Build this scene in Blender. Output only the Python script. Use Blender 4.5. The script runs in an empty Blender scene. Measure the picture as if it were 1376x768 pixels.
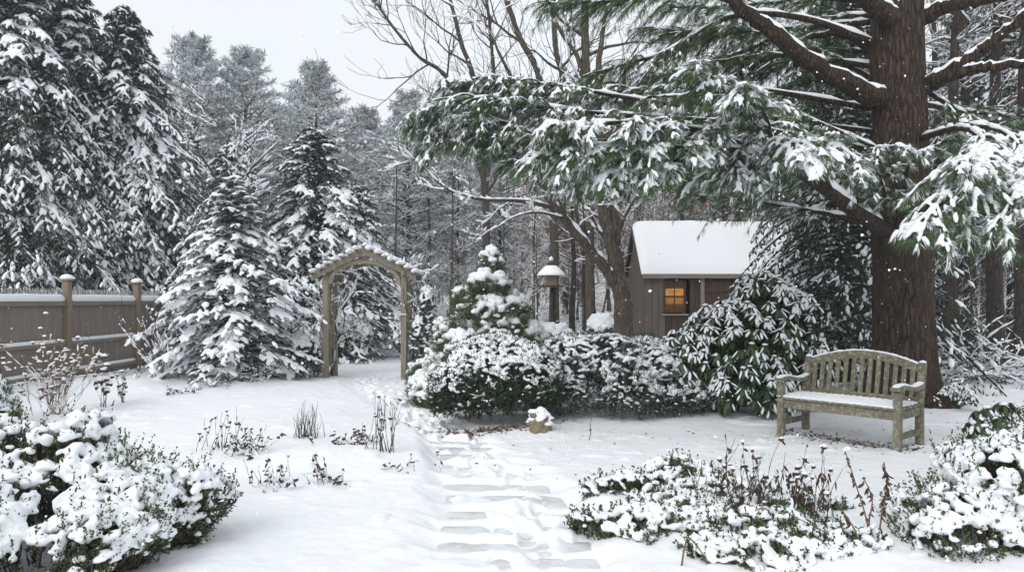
import bpy, bmesh, math
import numpy as np
from mathutils import Vector, Matrix
C = bpy.context.scene
COL = C.collection
R_ = math.radians
# ------------------------------------------------------------------ camera
EYE, F, HX, HY = 1.6, 1000.0, 688.0, 403.0
cd = bpy.data.cameras.new('camera'); cam = bpy.data.objects.new('camera', cd); COL.objects.link(cam)
cam.location = (0, 0, EYE); cam.rotation_euler = (R_(90), 0, 0)
cd.sensor_width = 36; cd.lens = 36 * F / 1376; cd.shift_y = (HY - 384) / 1376
cd.clip_start = .05; cd.clip_end = 600
C.camera = cam
# ------------------------------------------------------------------ world / light
SUN_EL, SUN_AZ = R_(40), R_(212)
W = bpy.data.worlds.new('World'); C.world = W; W.use_nodes = True
nt = W.node_tree; nt.nodes.clear()
sky = nt.nodes.new('ShaderNodeTexSky'); sky.sky_type = 'NISHITA'; sky.sun_disc = False
sky.sun_elevation = SUN_EL; sky.sun_rotation = SUN_AZ; sky.dust_density = 4; sky.air_density = 1.2
hs = nt.nodes.new('ShaderNodeHueSaturation'); hs.inputs['Saturation'].default_value = .12
mx = nt.nodes.new('ShaderNodeMix'); mx.data_type = 'RGBA'; mx.inputs[0].default_value = .8
mx.inputs[7].default_value = (8.45, 8.85, 9.35, 1)           # the even overcast cloud layer
bg = nt.nodes.new('ShaderNodeBackground'); bg.inputs[1].default_value = .10
wo = nt.nodes.new('ShaderNodeOutputWorld')
nt.links.new(sky.outputs[0], hs.inputs['Color']); nt.links.new(hs.outputs[0], mx.inputs[6])
nt.links.new(mx.outputs[2], bg.inputs[0]); nt.links.new(bg.outputs[0], wo.inputs[0])
sl = bpy.data.lights.new('sun', 'SUN'); sl.energy = .95; sl.angle = R_(35); sl.color = (1, .97, .93)
so = bpy.data.objects.new('sun', sl); COL.objects.link(so)
so.rotation_euler = (R_(90) - SUN_EL, 0, R_(180) - SUN_AZ); so.location = (0, 0, 30)
C.view_settings.view_transform = 'Standard'; C.view_settings.look = 'None'
C.view_settings.exposure = 0.3; C.view_settings.gamma = 1
C.render.engine = 'CYCLES'
C.cycles.max_bounces = 6; C.cycles.diffuse_bounces = 4; C.cycles.glossy_bounces = 2
C.cycles.transmission_bounces = 2; C.cycles.volume_bounces = 1; C.cycles.transparent_max_bounces = 4
C.cycles.caustics_reflective = False; C.cycles.caustics_refractive = False
C.cycles.use_denoising = True
try: C.cycles.denoiser = 'OPENIMAGEDENOISE'
except Exception: pass
C.cycles.use_adaptive_sampling = True; C.cycles.adaptive_threshold = .02
HAZE = 0.0011

# ------------------------------------------------------------------ helpers
def px(x, y, d): return np.array([(x - HX) / F * d, d, EYE + (HY - y) / F * d])
def nz(a):
    a = np.asarray(a, float); return a / np.maximum(np.linalg.norm(a, axis=-1, keepdims=True), 1e-9)
def RS(s): return np.random.RandomState(s)
UP = np.array([0, 0, 1.])

def hash2(ix, iy, s):
    n = (ix.astype(np.int64) * 374761393 + iy.astype(np.int64) * 668265263 + s * 974711) & 0x7fffffff
    n = ((n ^ (n >> 13)) * 1274126177) & 0x7fffffff
    return ((n ^ (n >> 16)) & 0xffff) / 65535.0
def vnoise(x, y, s=0):
    x = np.asarray(x, float); y = np.asarray(y, float)
    ix, iy = np.floor(x), np.floor(y); fx, fy = x - ix, y - iy
    fx = fx * fx * (3 - 2 * fx); fy = fy * fy * (3 - 2 * fy)
    a = hash2(ix, iy, s); b = hash2(ix + 1, iy, s); c = hash2(ix, iy + 1, s); d = hash2(ix + 1, iy + 1, s)
    return (a * (1 - fx) + b * fx) * (1 - fy) + (c * (1 - fx) + d * fx) * fy * 1.0
def noise3(p, f, s=0):
    return (vnoise(p[..., 0] * f, p[..., 1] * f, s) + vnoise(p[..., 1] * f + 9, p[..., 2] * f, s + 1) + vnoise(p[..., 2] * f, p[..., 0] * f + 5, s + 2)) / 3
def sst(a, b, x):
    t = np.clip((x - a) / (b - a), 0, 1); return t * t * (3 - 2 * t)

class G:
    def __init__(s): s.v = []; s.g = []; s.q = []; s.t = []; s.qm = []; s.tm = []; s.n = 0
    def add(s, v, q=None, t=None, mat=0, gr=None):
        v = np.asarray(v, float).reshape(-1, 3)
        s.v.append(v); s.g.append(v if gr is None else np.asarray(gr, float).reshape(-1, 3))
        if q is not None and len(q):
            q = np.asarray(q).reshape(-1, 4); s.q.append(q + s.n); s.qm.append(np.full(len(q), mat))
        if t is not None and len(t):
            t = np.asarray(t).reshape(-1, 3); s.t.append(t + s.n); s.tm.append(np.full(len(t), mat))
        s.n += len(v); return s
    def merge(s, o):
        if o.n:
            for v, g in zip(o.v, o.g): s.v.append(v); s.g.append(g)
            s.q += [a + s.n for a in o.q]; s.t += [a + s.n for a in o.t]; s.qm += o.qm; s.tm += o.tm; s.n += o.n
        return s
    def mesh(s, name, mats, smooth=True, gr=False):
        me = bpy.data.meshes.new(name)
        v = np.concatenate(s.v) if s.v else np.zeros((0, 3))
        q = np.concatenate(s.q) if s.q else np.zeros((0, 4), int); t = np.concatenate(s.t) if s.t else np.zeros((0, 3), int)
        me.vertices.add(len(v)); me.vertices.foreach_set('co', v.astype(np.float32).ravel())
        nl = q.size + t.size; npoly = len(q) + len(t)
        me.loops.add(nl); me.loops.foreach_set('vertex_index', np.concatenate([q.ravel(), t.ravel()]).astype(np.int32))
        me.polygons.add(npoly)
        ls = np.concatenate([np.arange(len(q)) * 4, q.size + np.arange(len(t)) * 3]).astype(np.int32)
        me.polygons.foreach_set('loop_start', ls)
        mi = np.concatenate(s.qm + s.tm) if (s.qm or s.tm) else np.zeros(0)
        for m in (mats if isinstance(mats, (list, tuple)) else [mats]): me.materials.append(m)
        me.polygons.foreach_set('material_index', mi.astype(np.int32))
        me.polygons.foreach_set('use_smooth', np.full(npoly, smooth))
        if gr:
            a = me.attributes.new('gr', 'FLOAT_VECTOR', 'POINT'); a.data.foreach_set('vector', np.concatenate(s.g).astype(np.float32).ravel())
        me.update(calc_edges=True); me.validate()
        return me
    def obj(s, name, mats, parent=None, smooth=True, gr=False, loc=None):
        return link(name, s.mesh(name, mats, smooth, gr), parent, loc)
def link(name, me, parent=None, loc=None):
    o = bpy.data.objects.new(name, me); COL.objects.link(o)
    if parent is not None: o.parent = parent
    if loc is not None: o.location = loc
    return o
def tag(o, label=None, cat=None, group=None, kind=None):
    if label: o['label'] = label
    if cat: o['category'] = cat
    if group: o['group'] = group
    if kind: o['kind'] = kind
    return o
def empty(name, loc, label, cat, group=None, rz=0):
    o = link(name, None, None, tuple(float(a) for a in loc)); o.rotation_euler.z = rz; o.empty_display_size = .2
    return tag(o, label, cat, group)
def copy_tree(o, parent=None):
    c = o.copy(); COL.objects.link(c); c.parent = parent
    for ch in list(o.children): copy_tree(ch, c)
    return c

def ico(sub):
    bm = bmesh.new(); bmesh.ops.create_icosphere(bm, subdivisions=sub, radius=1)
    v = np.array([x.co[:] for x in bm.verts]); bm.verts.index_update()
    t = np.array([[x.index for x in f.verts] for f in bm.faces]); bm.free(); return v, t
ICO1, ICO2 = ico(1), ico(2)
ICO3 = ico(3)

def lumps(g, P, T, S, rs, mat=0, jit=.12, ic=None, flat=.55):
    """soft snow lumps: centres P, long axes T, half sizes S (l, w, h)"""
    P = np.asarray(P, float).reshape(-1, 3); m = len(P)
    if m == 0: return g
    v, t = ic or ICO1
    T = nz(np.asarray(T, float).reshape(-1, 3)); Y = np.cross(UP, T)
    bad = np.linalg.norm(Y, axis=1) < .05; Y[bad] = [1, 0, 0]; Y = nz(Y); Z = np.cross(T, Y)
    S = np.asarray(S, float).reshape(-1, 3) * np.ones((m, 1))
    vv = v[None] * (1 + jit * rs.randn(m, len(v), 1))
    z = np.where(vv[..., 2] < 0, vv[..., 2] * flat, vv[..., 2])
    o = P[:, None] + (vv[..., 0] * S[:, None, 0])[..., None] * T[:, None] + (vv[..., 1] * S[:, None, 1])[..., None] * Y[:, None] + (z * S[:, None, 2])[..., None] * Z[:, None]
    idx = (np.arange(m) * len(v))[:, None, None] + t[None]
    return g.add(o.reshape(-1, 3), t=idx.reshape(-1, 3), mat=mat)

def blades(g, P, D, L, Wd, rs, mat=0, N=None):
    """thin diamond blades (needles, small leaves)"""
    P = np.asarray(P, float).reshape(-1, 3); m = len(P)
    if m == 0: return g
    D = nz(np.asarray(D, float).reshape(-1, 3)); L = (np.ones(m) * L)[:, None]; Wd = (np.ones(m) * Wd)[:, None]
    N = rs.randn(m, 3) if N is None else np.asarray(N).reshape(-1, 3)
    S = nz(np.cross(D, N)); k = .45 + .1 * rs.rand(m, 1)
    o = np.stack([P, P + D * L * k + S * Wd * .5, P + D * L, P + D * L * k - S * Wd * .5], 1)
    q = np.arange(m * 4).reshape(m, 4)
    return g.add(o.reshape(-1, 3), q=q, mat=mat)

def leaves(g, P, D, N, L, Wd, curl=.2, mat=0):
    """broad leaves: six points, bent along their length"""
    P = np.asarray(P, float).reshape(-1, 3); m = len(P)
    if m == 0: return g
    D = nz(np.asarray(D, float).reshape(-1, 3)); S = nz(np.cross(D, np.asarray(N, float).reshape(-1, 3))); N = np.cross(S, D)
    L = (np.ones(m) * L)[:, None]; Wd = (np.ones(m) * Wd)[:, None]
    def at(u, w): return P + D * L * u + S * Wd * w - N * L * curl * u * u
    o = np.stack([at(0, 0), at(.33, -.45), at(.33, .45), at(.68, -.42), at(.68, .42), at(1, 0)], 1)
    b = (np.arange(m) * 6)[:, None]
    t = np.concatenate([b + [[0, 2, 1]], b + [[3, 4, 5]]]); q = b + [[1, 2, 4, 3]]
    return g.add(o.reshape(-1, 3), q=q, t=t, mat=mat)

def tubes(g, P, R, sides=5, mat=0, squash=1.0):
    P = np.asarray(P, float); R = np.asarray(R, float)
    if P.ndim == 2: P = P[None]; R = R[None]
    m, n = P.shape[:2]
    if m == 0: return g
    T = nz(np.gradient(P, axis=1)); mean = nz(P[:, -1] - P[:, 0])
    ref = np.where(np.abs(mean[:, 2:]) < .9, UP[None], np.array([[1., 0, 0]]))[:, None]
    U = nz(np.cross(T, np.broadcast_to(ref, T.shape))); V = np.cross(U, T)
    a = np.arange(sides) * 2 * math.pi / sides
    ring = P[:, :, None] + R[:, :, None, None] * (np.cos(a)[:, None] * U[:, :, None] + squash * np.sin(a)[:, None] * V[:, :, None])
    L = np.cumsum(np.concatenate([np.zeros((m, 1)), np.linalg.norm(np.diff(P, axis=1), axis=2)], 1), 1)
    gr = np.stack(np.broadcast_arrays(L[:, :, None], (R[:, :, None] * np.cos(a)), (R[:, :, None] * np.sin(a))), -1)
    i, j, k = np.meshgrid(np.arange(m), np.arange(n - 1), np.arange(sides), indexing='ij')
    f = lambda i, j, k: (i * n + j) * sides + k % sides
    q = np.stack([f(i, j, k), f(i, j, k + 1), f(i, j + 1, k + 1), f(i, j + 1, k)], -1)
    g.add(ring.reshape(-1, 3), q=q.reshape(-1, 4), mat=mat, gr=gr.reshape(-1, 3))
    return g
def snow_on(g, P, R, rs, amt=1.0, mat=0, thr=.62, cover=.85):
    """snow lying along the tops of branches"""
    P = np.asarray(P, float); R = np.asarray(R, float)
    if P.ndim == 2: P = P[None]; R = R[None]
    T = nz(np.gradient(P, axis=1)); hor = 1 - sst(thr, .9, np.abs(T[..., 2]))
    w = (.45 + .8 * rs.rand(*R.shape)) * hor * (rs.rand(*R.shape) < cover)
    rr = np.maximum((R * .8 + .012) * w * amt, R * .2)
    rr[:, 0] *= .5; rr[:, -1] *= .4
    return tubes(g, P + UP * (R * .75 + rr * .25)[..., None], rr, 6, mat)
def spline(pts, n):
    p = np.asarray(pts, float); k = len(p)
    if k == 2: return p[0] + (p[1] - p[0]) * np.linspace(0, 1, n)[:, None]
    e = np.concatenate([[2 * p[0] - p[1]], p, [2 * p[-1] - p[-2]]]); out = []
    for u in np.linspace(0, k - 1 - 1e-6, n):
        i = int(u); t = u - i; a, b, c, d = e[i:i + 4]
        out.append(.5 * (2 * b + (c - a) * t + (2 * a - 5 * b + 4 * c - d) * t * t + (3 * b - a - 3 * c + d) * t ** 3))
    return np.array(out)

def remesh(g, voxel, smooth=2):
    me = g.mesh('tmp_snow', [], True); o = bpy.data.objects.new('tmp_snow', me); COL.objects.link(o)
    r = o.modifiers.new('r', 'REMESH'); r.mode = 'VOXEL'; r.voxel_size = voxel; r.use_smooth_shade = True
    if smooth:
        s = o.modifiers.new('s', 'SMOOTH'); s.factor = .5; s.iterations = smooth
    dg = bpy.context.evaluated_depsgraph_get(); e = o.evaluated_get(dg).to_mesh()
    v = np.empty(len(e.vertices) * 3, np.float32); e.vertices.foreach_get('co', v)
    lv = np.empty(len(e.loops), np.int32); e.loops.foreach_get('vertex_index', lv)
    lt = np.empty(len(e.polygons), np.int32); e.polygons.foreach_get('loop_total', lt)
    out = G()
    if len(lt) and (lt == 4).all(): out.add(v.reshape(-1, 3), q=lv.reshape(-1, 4))
    elif len(lt):
        st = np.concatenate([[0], np.cumsum(lt)[:-1]]); out.add(v.reshape(-1, 3), q=[lv[s:s + 4] for s, n in zip(st, lt) if n == 4], t=[lv[s:s + 3] for s, n in zip(st, lt) if n == 3])
    o.evaluated_get(dg).to_mesh_clear(); bpy.data.objects.remove(o); bpy.data.meshes.remove(me)
    return out

def box(g, p0, p1, w, h, mat=0, bev=.006, rs=RS(5), up=UP, taper=1.0, tip=0.0):
    """a timber from p0 to p1, w wide, h high, chamfered, with its own grain coordinates; tip > 0 points the far end"""
    p0 = np.asarray(p0, float); p1 = np.asarray(p1, float); L = np.linalg.norm(p1 - p0); X = (p1 - p0) / L
    up = np.asarray(up, float)
    if abs(X @ up) > .95: up = np.array([0., 1, 0]) if abs(X[1]) < .9 else np.array([1., 0, 0])
    Y = nz(np.cross(up, X)); Z = np.cross(X, Y); b = min(bev, w * .3, h * .3)
    a = np.array([(-w / 2 + b, -h / 2), (w / 2 - b, -h / 2), (w / 2, -h / 2 + b), (w / 2, h / 2 - b), (w / 2 - b, h / 2), (-w / 2 + b, h / 2), (-w / 2, h / 2 - b), (-w / 2, -h / 2 + b)])
    st = [(0, 1 - 2 * b / max(w, h)), (b, 1), (L - b - tip, taper), (L, (taper - 2 * b / max(w, h)) if not tip else .15)]
    v = []; gr = []; o = rs.rand(3) * 50
    for x, s in st:
        v.append(p0 + X * x + (a[:, :1] * s) * Y + (a[:, 1:] * s) * Z)
        gr.append(np.c_[np.full(8, x), a * s] + o)
    v = np.concatenate(v); gr = np.concatenate(gr); q = []
    for i in range(3):
        for k in range(8): q.append([i * 8 + k, i * 8 + (k + 1) % 8, (i + 1) * 8 + (k + 1) % 8, (i + 1) * 8 + k])
    for base, rev in ((0, True), (24, False)):
        for c in ((0, 1, 2, 3), (0, 3, 4, 7), (4, 5, 6, 7)):
            c = [base + i for i in c]; q.append(c[::-1] if rev else c)
    return g.add(v, q=q, mat=mat, gr=gr)

# ------------------------------------------------------------------ materials
def mat(name):
    m = bpy.data.materials.new(name); m.use_nodes = True; n = m.node_tree
    b = n.nodes['Principled BSDF']; b.inputs['Specular IOR Level'].default_value = .3
    return m, n, b
def nd(n, t, **k):
    x = n.nodes.new(t)
    for a, v in k.items():
        if a in x.inputs: x.inputs[a].default_value = v
        else: setattr(x, a, v)
    return x
def lk(n, a, b): n.links.new(a, b)
def noise(n, vec, scale, detail=3, rough=.55):
    x = nd(n, 'ShaderNodeTexNoise'); x.inputs['Scale'].default_value = scale; x.inputs['Detail'].default_value = detail; x.inputs['Roughness'].default_value = rough
    if vec is not None: lk(n, vec, x.inputs['Vector'])
    return x.outputs[0]
def ramp(n, fac, stops):
    x = nd(n, 'ShaderNodeValToRGB'); e = x.color_ramp.elements
    while len(e) < len(stops): e.new(.5)
    for i, (p, c) in enumerate(stops):
        e[i].position = p; e[i].color = c if len(c) == 4 else (*c, 1)
    lk(n, fac, x.inputs[0]); return x.outputs[0]
def mixc(n, fac, a, b):
    x = nd(n, 'ShaderNodeMix', data_type='RGBA')
    for s, v in ((0, fac), (6, a), (7, b)):
        if isinstance(v, (int, float)): x.inputs[s].default_value = v
        elif isinstance(v, tuple): x.inputs[s].default_value = v if len(v) == 4 else (*v, 1)
        else: lk(n, v, x.inputs[s])
    return x.outputs[2]
def mth(n, op, a, b=None):
    x = nd(n, 'ShaderNodeMath', operation=op)
    for i, v in enumerate((a, b)):
        if v is None: continue
        if isinstance(v, (int, float)): x.inputs[i].default_value = v
        else: lk(n, v, x.inputs[i])
    return x.outputs[0]
def geo(n): return nd(n, 'ShaderNodeNewGeometry')
def bump(n, b, h, strength=.4, dist=.02):
    x = nd(n, 'ShaderNodeBump'); x.inputs['Strength'].default_value = strength; x.inputs['Distance'].default_value = dist
    lk(n, h, x.inputs['Height']); lk(n, x.outputs[0], b.inputs['Normal'])
def mapv(n, vec, sc):
    x = nd(n, 'ShaderNodeMapping'); x.inputs['Scale'].default_value = sc; lk(n, vec, x.inputs[0]); return x.outputs[0]

SNOWC = (.85, .868, .895)
def m_snow(name='snow', fine=45, bs=.25):
    m, n, b = mat(name); p = geo(n).outputs['Position']
    lk(n, mixc(n, noise(n, p, 3, 3), (.83, .85, .88), (.87, .885, .905)), b.inputs['Base Color'])
    b.inputs['Roughness'].default_value = .75; b.inputs['Specular IOR Level'].default_value = .15
    a = mth(n, 'ADD', noise(n, p, fine, 4, .65), mth(n, 'MULTIPLY', noise(n, p, fine * .22, 3), 1.5))
    bump(n, b, a, bs, .012); return m
def m_foliage(name, dark, light, frost=.35, fscale=9, cl=2.2, rough=.55, trans=0.0):
    m, n, b = mat(name); g = geo(n); p = g.outputs['Position']
    c = mixc(n, ramp(n, noise(n, p, cl, 3), [(.35, (0, 0, 0)), (.68, (1, 1, 1))]), dark, light)
    c = mixc(n, mth(n, 'MULTIPLY', noise(n, p, 40, 1), .5), c, tuple(min(1, x * 1.7) for x in light))
    if frost > 0:
        sx = nd(n, 'ShaderNodeSeparateXYZ'); lk(n, g.outputs['Normal'], sx.inputs[0])
        upf = ramp(n, mth(n, 'ABSOLUTE', sx.outputs[2]), [(.25, (0, 0, 0)), (.8, (1, 1, 1))])
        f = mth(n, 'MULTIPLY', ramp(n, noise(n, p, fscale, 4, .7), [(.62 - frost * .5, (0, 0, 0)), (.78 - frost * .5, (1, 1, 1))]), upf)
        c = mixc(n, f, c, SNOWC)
    lk(n, c, b.inputs['Base Color']); b.inputs['Roughness'].default_value = rough
    return m
def m_bark(name, dark, light, sc=(14, 14, 2.2), bs=.9, snow=.0, dist=.04):
    m, n, b = mat(name); g = geo(n); p = g.outputs['Position']
    v = mapv(n, p, sc); h = noise(n, v, 1, 5, .65)
    vo = nd(n, 'ShaderNodeTexVoronoi', feature='DISTANCE_TO_EDGE'); vo.inputs['Scale'].default_value = .8
    wv = nd(n, 'ShaderNodeVectorMath', operation='ADD'); lk(n, v, wv.inputs[0])
    nw = nd(n, 'ShaderNodeTexNoise'); nw.inputs['Scale'].default_value = 1.3; lk(n, v, nw.inputs[0]); lk(n, nw.outputs['Color'], wv.inputs[1]); lk(n, wv.outputs[0], vo.inputs['Vector'])
    hh = mth(n, 'ADD', mth(n, 'MULTIPLY', ramp(n, vo.outputs['Distance'], [(0, (0, 0, 0)), (.28, (1, 1, 1))]), .7), h)
    c = mixc(n, ramp(n, hh, [(.35, (0, 0, 0)), (1.0, (1, 1, 1))]), dark, light)
    c = mixc(n, ramp(n, noise(n, p, 1.6, 3), [(.5, (0, 0, 0)), (.75, (1, 1, 1))]), c, tuple(x * .65 for x in light))
    if snow > 0:
        f = ramp(n, noise(n, p, 22, 3, .7), [(.72 - snow * .2, (0, 0, 0)), (.76 - snow * .2, (1, 1, 1))])
        c = mixc(n, f, c, SNOWC)
    lk(n, c, b.inputs['Base Color']); b.inputs['Roughness'].default_value = .9
    bump(n, b, hh, bs, dist); return m
def m_wood(name, dark, light, lichen=None, frost=0.0, sc=(1.6, 26, 26), bs=.35):
    m, n, b = mat(name); at = nd(n, 'ShaderNodeAttribute', attribute_name='gr'); v = at.outputs['Vector']
    g = noise(n, mapv(n, v, sc), 1, 5, .65); big = noise(n, mapv(n, v, (1.2, 4, 4)), 1, 3)
    c = mixc(n, ramp(n, g, [(.3, (0, 0, 0)), (.7, (1, 1, 1))]), dark, light)
    c = mixc(n, ramp(n, noise(n, mapv(n, v, (.02, .35, .35)), 1, 1), [(.38, (0, 0, 0)), (.62, (1, 1, 1))]), c, tuple(x * .72 for x in light))
    c = mixc(n, ramp(n, big, [(.3, (1, 1, 1)), (.7, (0, 0, 0))]), c, tuple(x * .55 for x in light))
    if lichen:
        p = geo(n).outputs['Position']
        c = mixc(n, mth(n, 'MULTIPLY', ramp(n, noise(n, p, 24, 5, .75), [(.5, (0, 0, 0)), (.62, (1, 1, 1))]), .8), c, lichen)
    if frost:
        p = geo(n).outputs['Position']
        c = mixc(n, ramp(n, noise(n, p, 30, 3, .8), [(.72 - frost * .2, (0, 0, 0)), (.77 - frost * .2, (1, 1, 1))]), c, SNOWC)
    lk(n, c, b.inputs['Base Color']); b.inputs['Roughness'].default_value = .85
    bump(n, b, g, bs, .006); return m
def m_plain(name, col, rough=.8, var=.3, sc=8):
    m, n, b = mat(name); p = geo(n).outputs['Position']
    lk(n, mixc(n, noise(n, p, sc, 4), tuple(x * (1 - var) for x in col), tuple(min(1, x * (1 + var)) for x in col)), b.inputs['Base Color'])
    b.inputs['Roughness'].default_value = rough; return m

M = {}
M['snow'] = m_snow(); M['snow_far'] = m_snow('snow_far', 20, .2)
M['hemlock'] = m_foliage('hemlock_needles', (.008, .019, .011), (.022, .045, .026), .12, 12)
M['hemlock_dark'] = m_foliage('dark_hemlock_needles', (.009, .020, .012), (.022, .042, .024), .12, 14)
M['spruce'] = m_foliage('spruce_needles', (.010, .022, .016), (.026, .048, .034), .14, 10)
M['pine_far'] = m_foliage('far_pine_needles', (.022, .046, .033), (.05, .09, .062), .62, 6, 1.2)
M['pine'] = m_foliage('pine_needles', (.024, .052, .018), (.068, .118, .042), .06, 16)
M['yew'] = m_foliage('yew_needles', (.010, .024, .010), (.03, .058, .024), .12, 18)
M['juniper'] = m_foliage('juniper_needles', (.012, .024, .015), (.036, .06, .038), .25, 14)
M['gold'] = m_foliage('dwarf_pine_needles', (.03, .05, .014), (.085, .115, .032), .06, 12)
M['box'] = m_foliage('boxwood_leaves', (.02, .036, .012), (.065, .095, .03), .1, 20, 5, .4)
M['rhodo'] = m_foliage('rhododendron_leaves', (.013, .032, .012), (.035, .068, .026), .0, 9, 3, .38)
M['brown_leaf'] = m_plain('withered_leaves', (.075, .045, .03), .8, .4, 20)
M['beech_leaf'] = m_plain('rusty_beech_leaves', (.26, .14, .075), .8, .4, 3)
M['stem'] = m_plain('dry_stems', (.17, .105, .068), .8, .35, 20)
M['stem_dark'] = m_plain('dark_stems', (.075, .052, .042), .8, .35, 20)
M['bark_pine'] = m_bark('old_pine_bark', (.007, .005, .004), (.078, .054, .038), (22, 22, 4.2), 1.0, .14, .05)
M['bark'] = m_bark('dark_bark', (.012, .009, .008), (.055, .043, .034), (16, 16, 3), .8, .15)
M['bark_frost'] = m_bark('frosted_twig_bark', (.03, .026, .023), (.12, .10, .085), (16, 16, 4), .5, .75)
M['bark_grey'] = m_bark('grey_bark', (.022, .018, .014), (.105, .086, .066), (16, 16, 4), .8, .14, .02)
M['wood_fence'] = m_wood('weathered_fence_boards', (.16, .132, .11), (.33, .28, .235), None, .1)
M['wood_post'] = m_wood('weathered_fence_posts', (.18, .14, .095), (.36, .28, .2), None, .06)
M['wood_spindle'] = m_wood('frosted_spindles', (.22, .2, .18), (.38, .35, .32), None, .9)
M['wood_arbor'] = m_wood('weathered_arbor_timber', (.165, .14, .105), (.39, .335, .255), (.26, .25, .18), .08)
M['wood_bench'] = m_wood('weathered_bench_timber', (.095, .085, .058), (.255, .23, .16), (.36, .36, .29), .08)
M['wood_shed'] = m_wood('weathered_shed_boards', (.07, .057, .047), (.19, .158, .13), None, .05)
M['wood_brown'] = m_wood('dark_stained_boards', (.032, .021, .015), (.10, .067, .047), None, .04)
M['wood_trim'] = m_wood('pale_trim_boards', (.16, .14, .12), (.34, .3, .25), None, .08)
M['stone'] = m_plain('ornament_stone', (.22, .18, .12), .9, .45, 14)

# ------------------------------------------------------------------ ground
PATHC = np.array([(0.02, 2.5), (0.02, 4.4), (0.0, 5.6), (-.13, 6.5), (-.32, 7.4), (-.50, 8.2), (-.80, 9.1), (-1.25, 10.2), (-1.8, 11.6), (-2.5, 13.4), (-2.95, 15.2), (-3.0, 18), (-2.4, 22), (-1.6, 27)])
_pl = spline(np.c_[PATHC, np.zeros(len(PATHC))], 220)[:, :2]
def path_xy(s):                                             # centre of the path at depth s
    return np.interp(s, _pl[:, 1], _pl[:, 0])
def path_half(y): return np.interp(y, [4, 5.6, 6.5, 7.4, 8.2, 9, 10, 14, 20], [.60, .58, .53, .47, .40, .34, .33, .45, .5])
rsg = RS(11)
rsp = RS(21); ROWS = [3.3]
while ROWS[-1] < 9.3: ROWS.append(ROWS[-1] + rsp.uniform(.32, .54))
ROWS = np.array(ROWS)
FOOT = []
for y in np.arange(4.0, 16, .31):
    for sd in (-1, 1):
        if rsg.rand() < .8:
            FOOT.append((path_xy(y) + .14 * sd + rsg.randn() * .1 + (.12 if y < 8 else 0), y + rsg.rand() * .25, rsg.uniform(.022, .045) * (1.5 if y > 8.6 else 1), rsg.uniform(-.3, .3)))
for k in range(20): FOOT.append((-.75 - k * .12 + rsg.randn() * .06, 8.6 + k * .34, .045, .3)); FOOT.append((-.9 - k * .12 + rsg.randn() * .06, 8.75 + k * .34, .045, .3))
MOUND = [(-3.2, 4.7, 1.8, 1.3, .08), (3.4, 5.0, 1.4, 1.1, .10), (1.55, 5.7, 1.25, .9, .07), (-1.75, 7.3, 1.5, .75, .11), (-8.0, 13.0, 1.6, 1.6, .12), (-5.4, 14.2, 2.0, 1.6, .12), (-.05, 9.8, 1.0, .9, .06), (1.5, 10.6, 1.6, .9, .07),
         (5.55, 10.6, 1.1, 1.1, .17), (.35, 8.9, .35, .3, .05), (3.2, 10.2, 1.5, .9, .06), (-5.8, 24, 3, 2, .3), (5.2, 7.6, .9, .8, .06), (8.6, 14, 1.6, 1.2, .15), (-6.5, 13.4, 1.1, .8, .08)]
def hgt(x, y):
    x = np.asarray(x, float); y = np.asarray(y, float)
    h = .10 * (vnoise(x * .35, y * .35, 3) - .5) + .05 * (vnoise(x * 1.1, y * 1.1, 5) - .5) + .018 * (vnoise(x * 3.3, y * 3.3, 7) - .5) + .010 * (vnoise(x * 9, y * 9, 9) - .5) + .006 * (vnoise(x * 21, y * 21, 10) - .5) + .02 * sst(.8, .98, vnoise(x * 5.3, y * 5.3, 12))
    for cx, cy, rx, ry, a in MOUND:
        h = h + a * np.exp(-((x - cx) / rx) ** 2 - ((y - cy) / ry) ** 2)
    d = np.abs(x - path_xy(y)) / path_half(y); e = .12 * (vnoise(x * 5, y * 5, 21) - .5)
    inn = 1 - sst(.8, 1.35, d + e * 1.6); w = np.where(y < 9.4, 1, np.clip(1 - (y - 9.4) / 2, .25, 1)) * np.where(y > 24, np.clip(1 - (y - 24) / 4, 0, 1), 1)
    u_ = (x - path_xy(y)) / path_half(y); yr = y + .10 * u_ * np.interp(y, [4, 6, 8, 9], [0, .3, .8, 1.0]) + .10 * (vnoise(x * 3, y * 3, 35) - .5) + .03 * (vnoise(x * 11, y * 11, 36) - .5)
    dj = np.abs(yr[..., None] - ROWS).min(-1) if yr.size < 4e5 else np.min([np.abs(yr - q) for q in ROWS], 0)
    split = np.exp(-((np.abs(u_ - .28 + .25 * np.sin(np.searchsorted(ROWS, yr.ravel()).reshape(yr.shape) * 2.1))) / .09) ** 2)
    floor = -.066 + .036 * np.maximum(np.exp(-(dj / .075) ** 2), split) * (.6 + .7 * vnoise(x * 6, y * 6, 37)) + .055 * sst(.36, .66, vnoise(x * 2.6, y * 2.6, 31)) * (.4 + .6 * vnoise(x * 9, y * 9, 32)) + .008 * (vnoise(x * 17, y * 17, 33) - .5)
    h = h * (1 - inn * w) + floor * inn * w
    h = h + w * .007 * np.exp(-((d - 1.25) / .22) ** 2)
    for fx, fy, dp, an in FOOT:
        c, s = math.cos(an), math.sin(an); u = ((x - fx) * c + (y - fy) * s) / .062; v = (-(x - fx) * s + (y - fy) * c) / .14
        r = u * u + v * v; h = h - dp * np.exp(-r * r) + dp * .3 * np.exp(-(np.sqrt(r) - 1.35) ** 2 / .06)
    g1 = sst(30, 46, y); h = h + g1 * .5 + np.clip(y - 44, 0, 60) * .13 * (1 + .5 * (vnoise(x * .05, y * .05, 41) - .5)) + g1 * 1.0 * (vnoise(x * .12, y * .12, 43) - .5)
    h = h + sst(9, 26, x) * sst(14, 34, y) * 1.0
    return h
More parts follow.
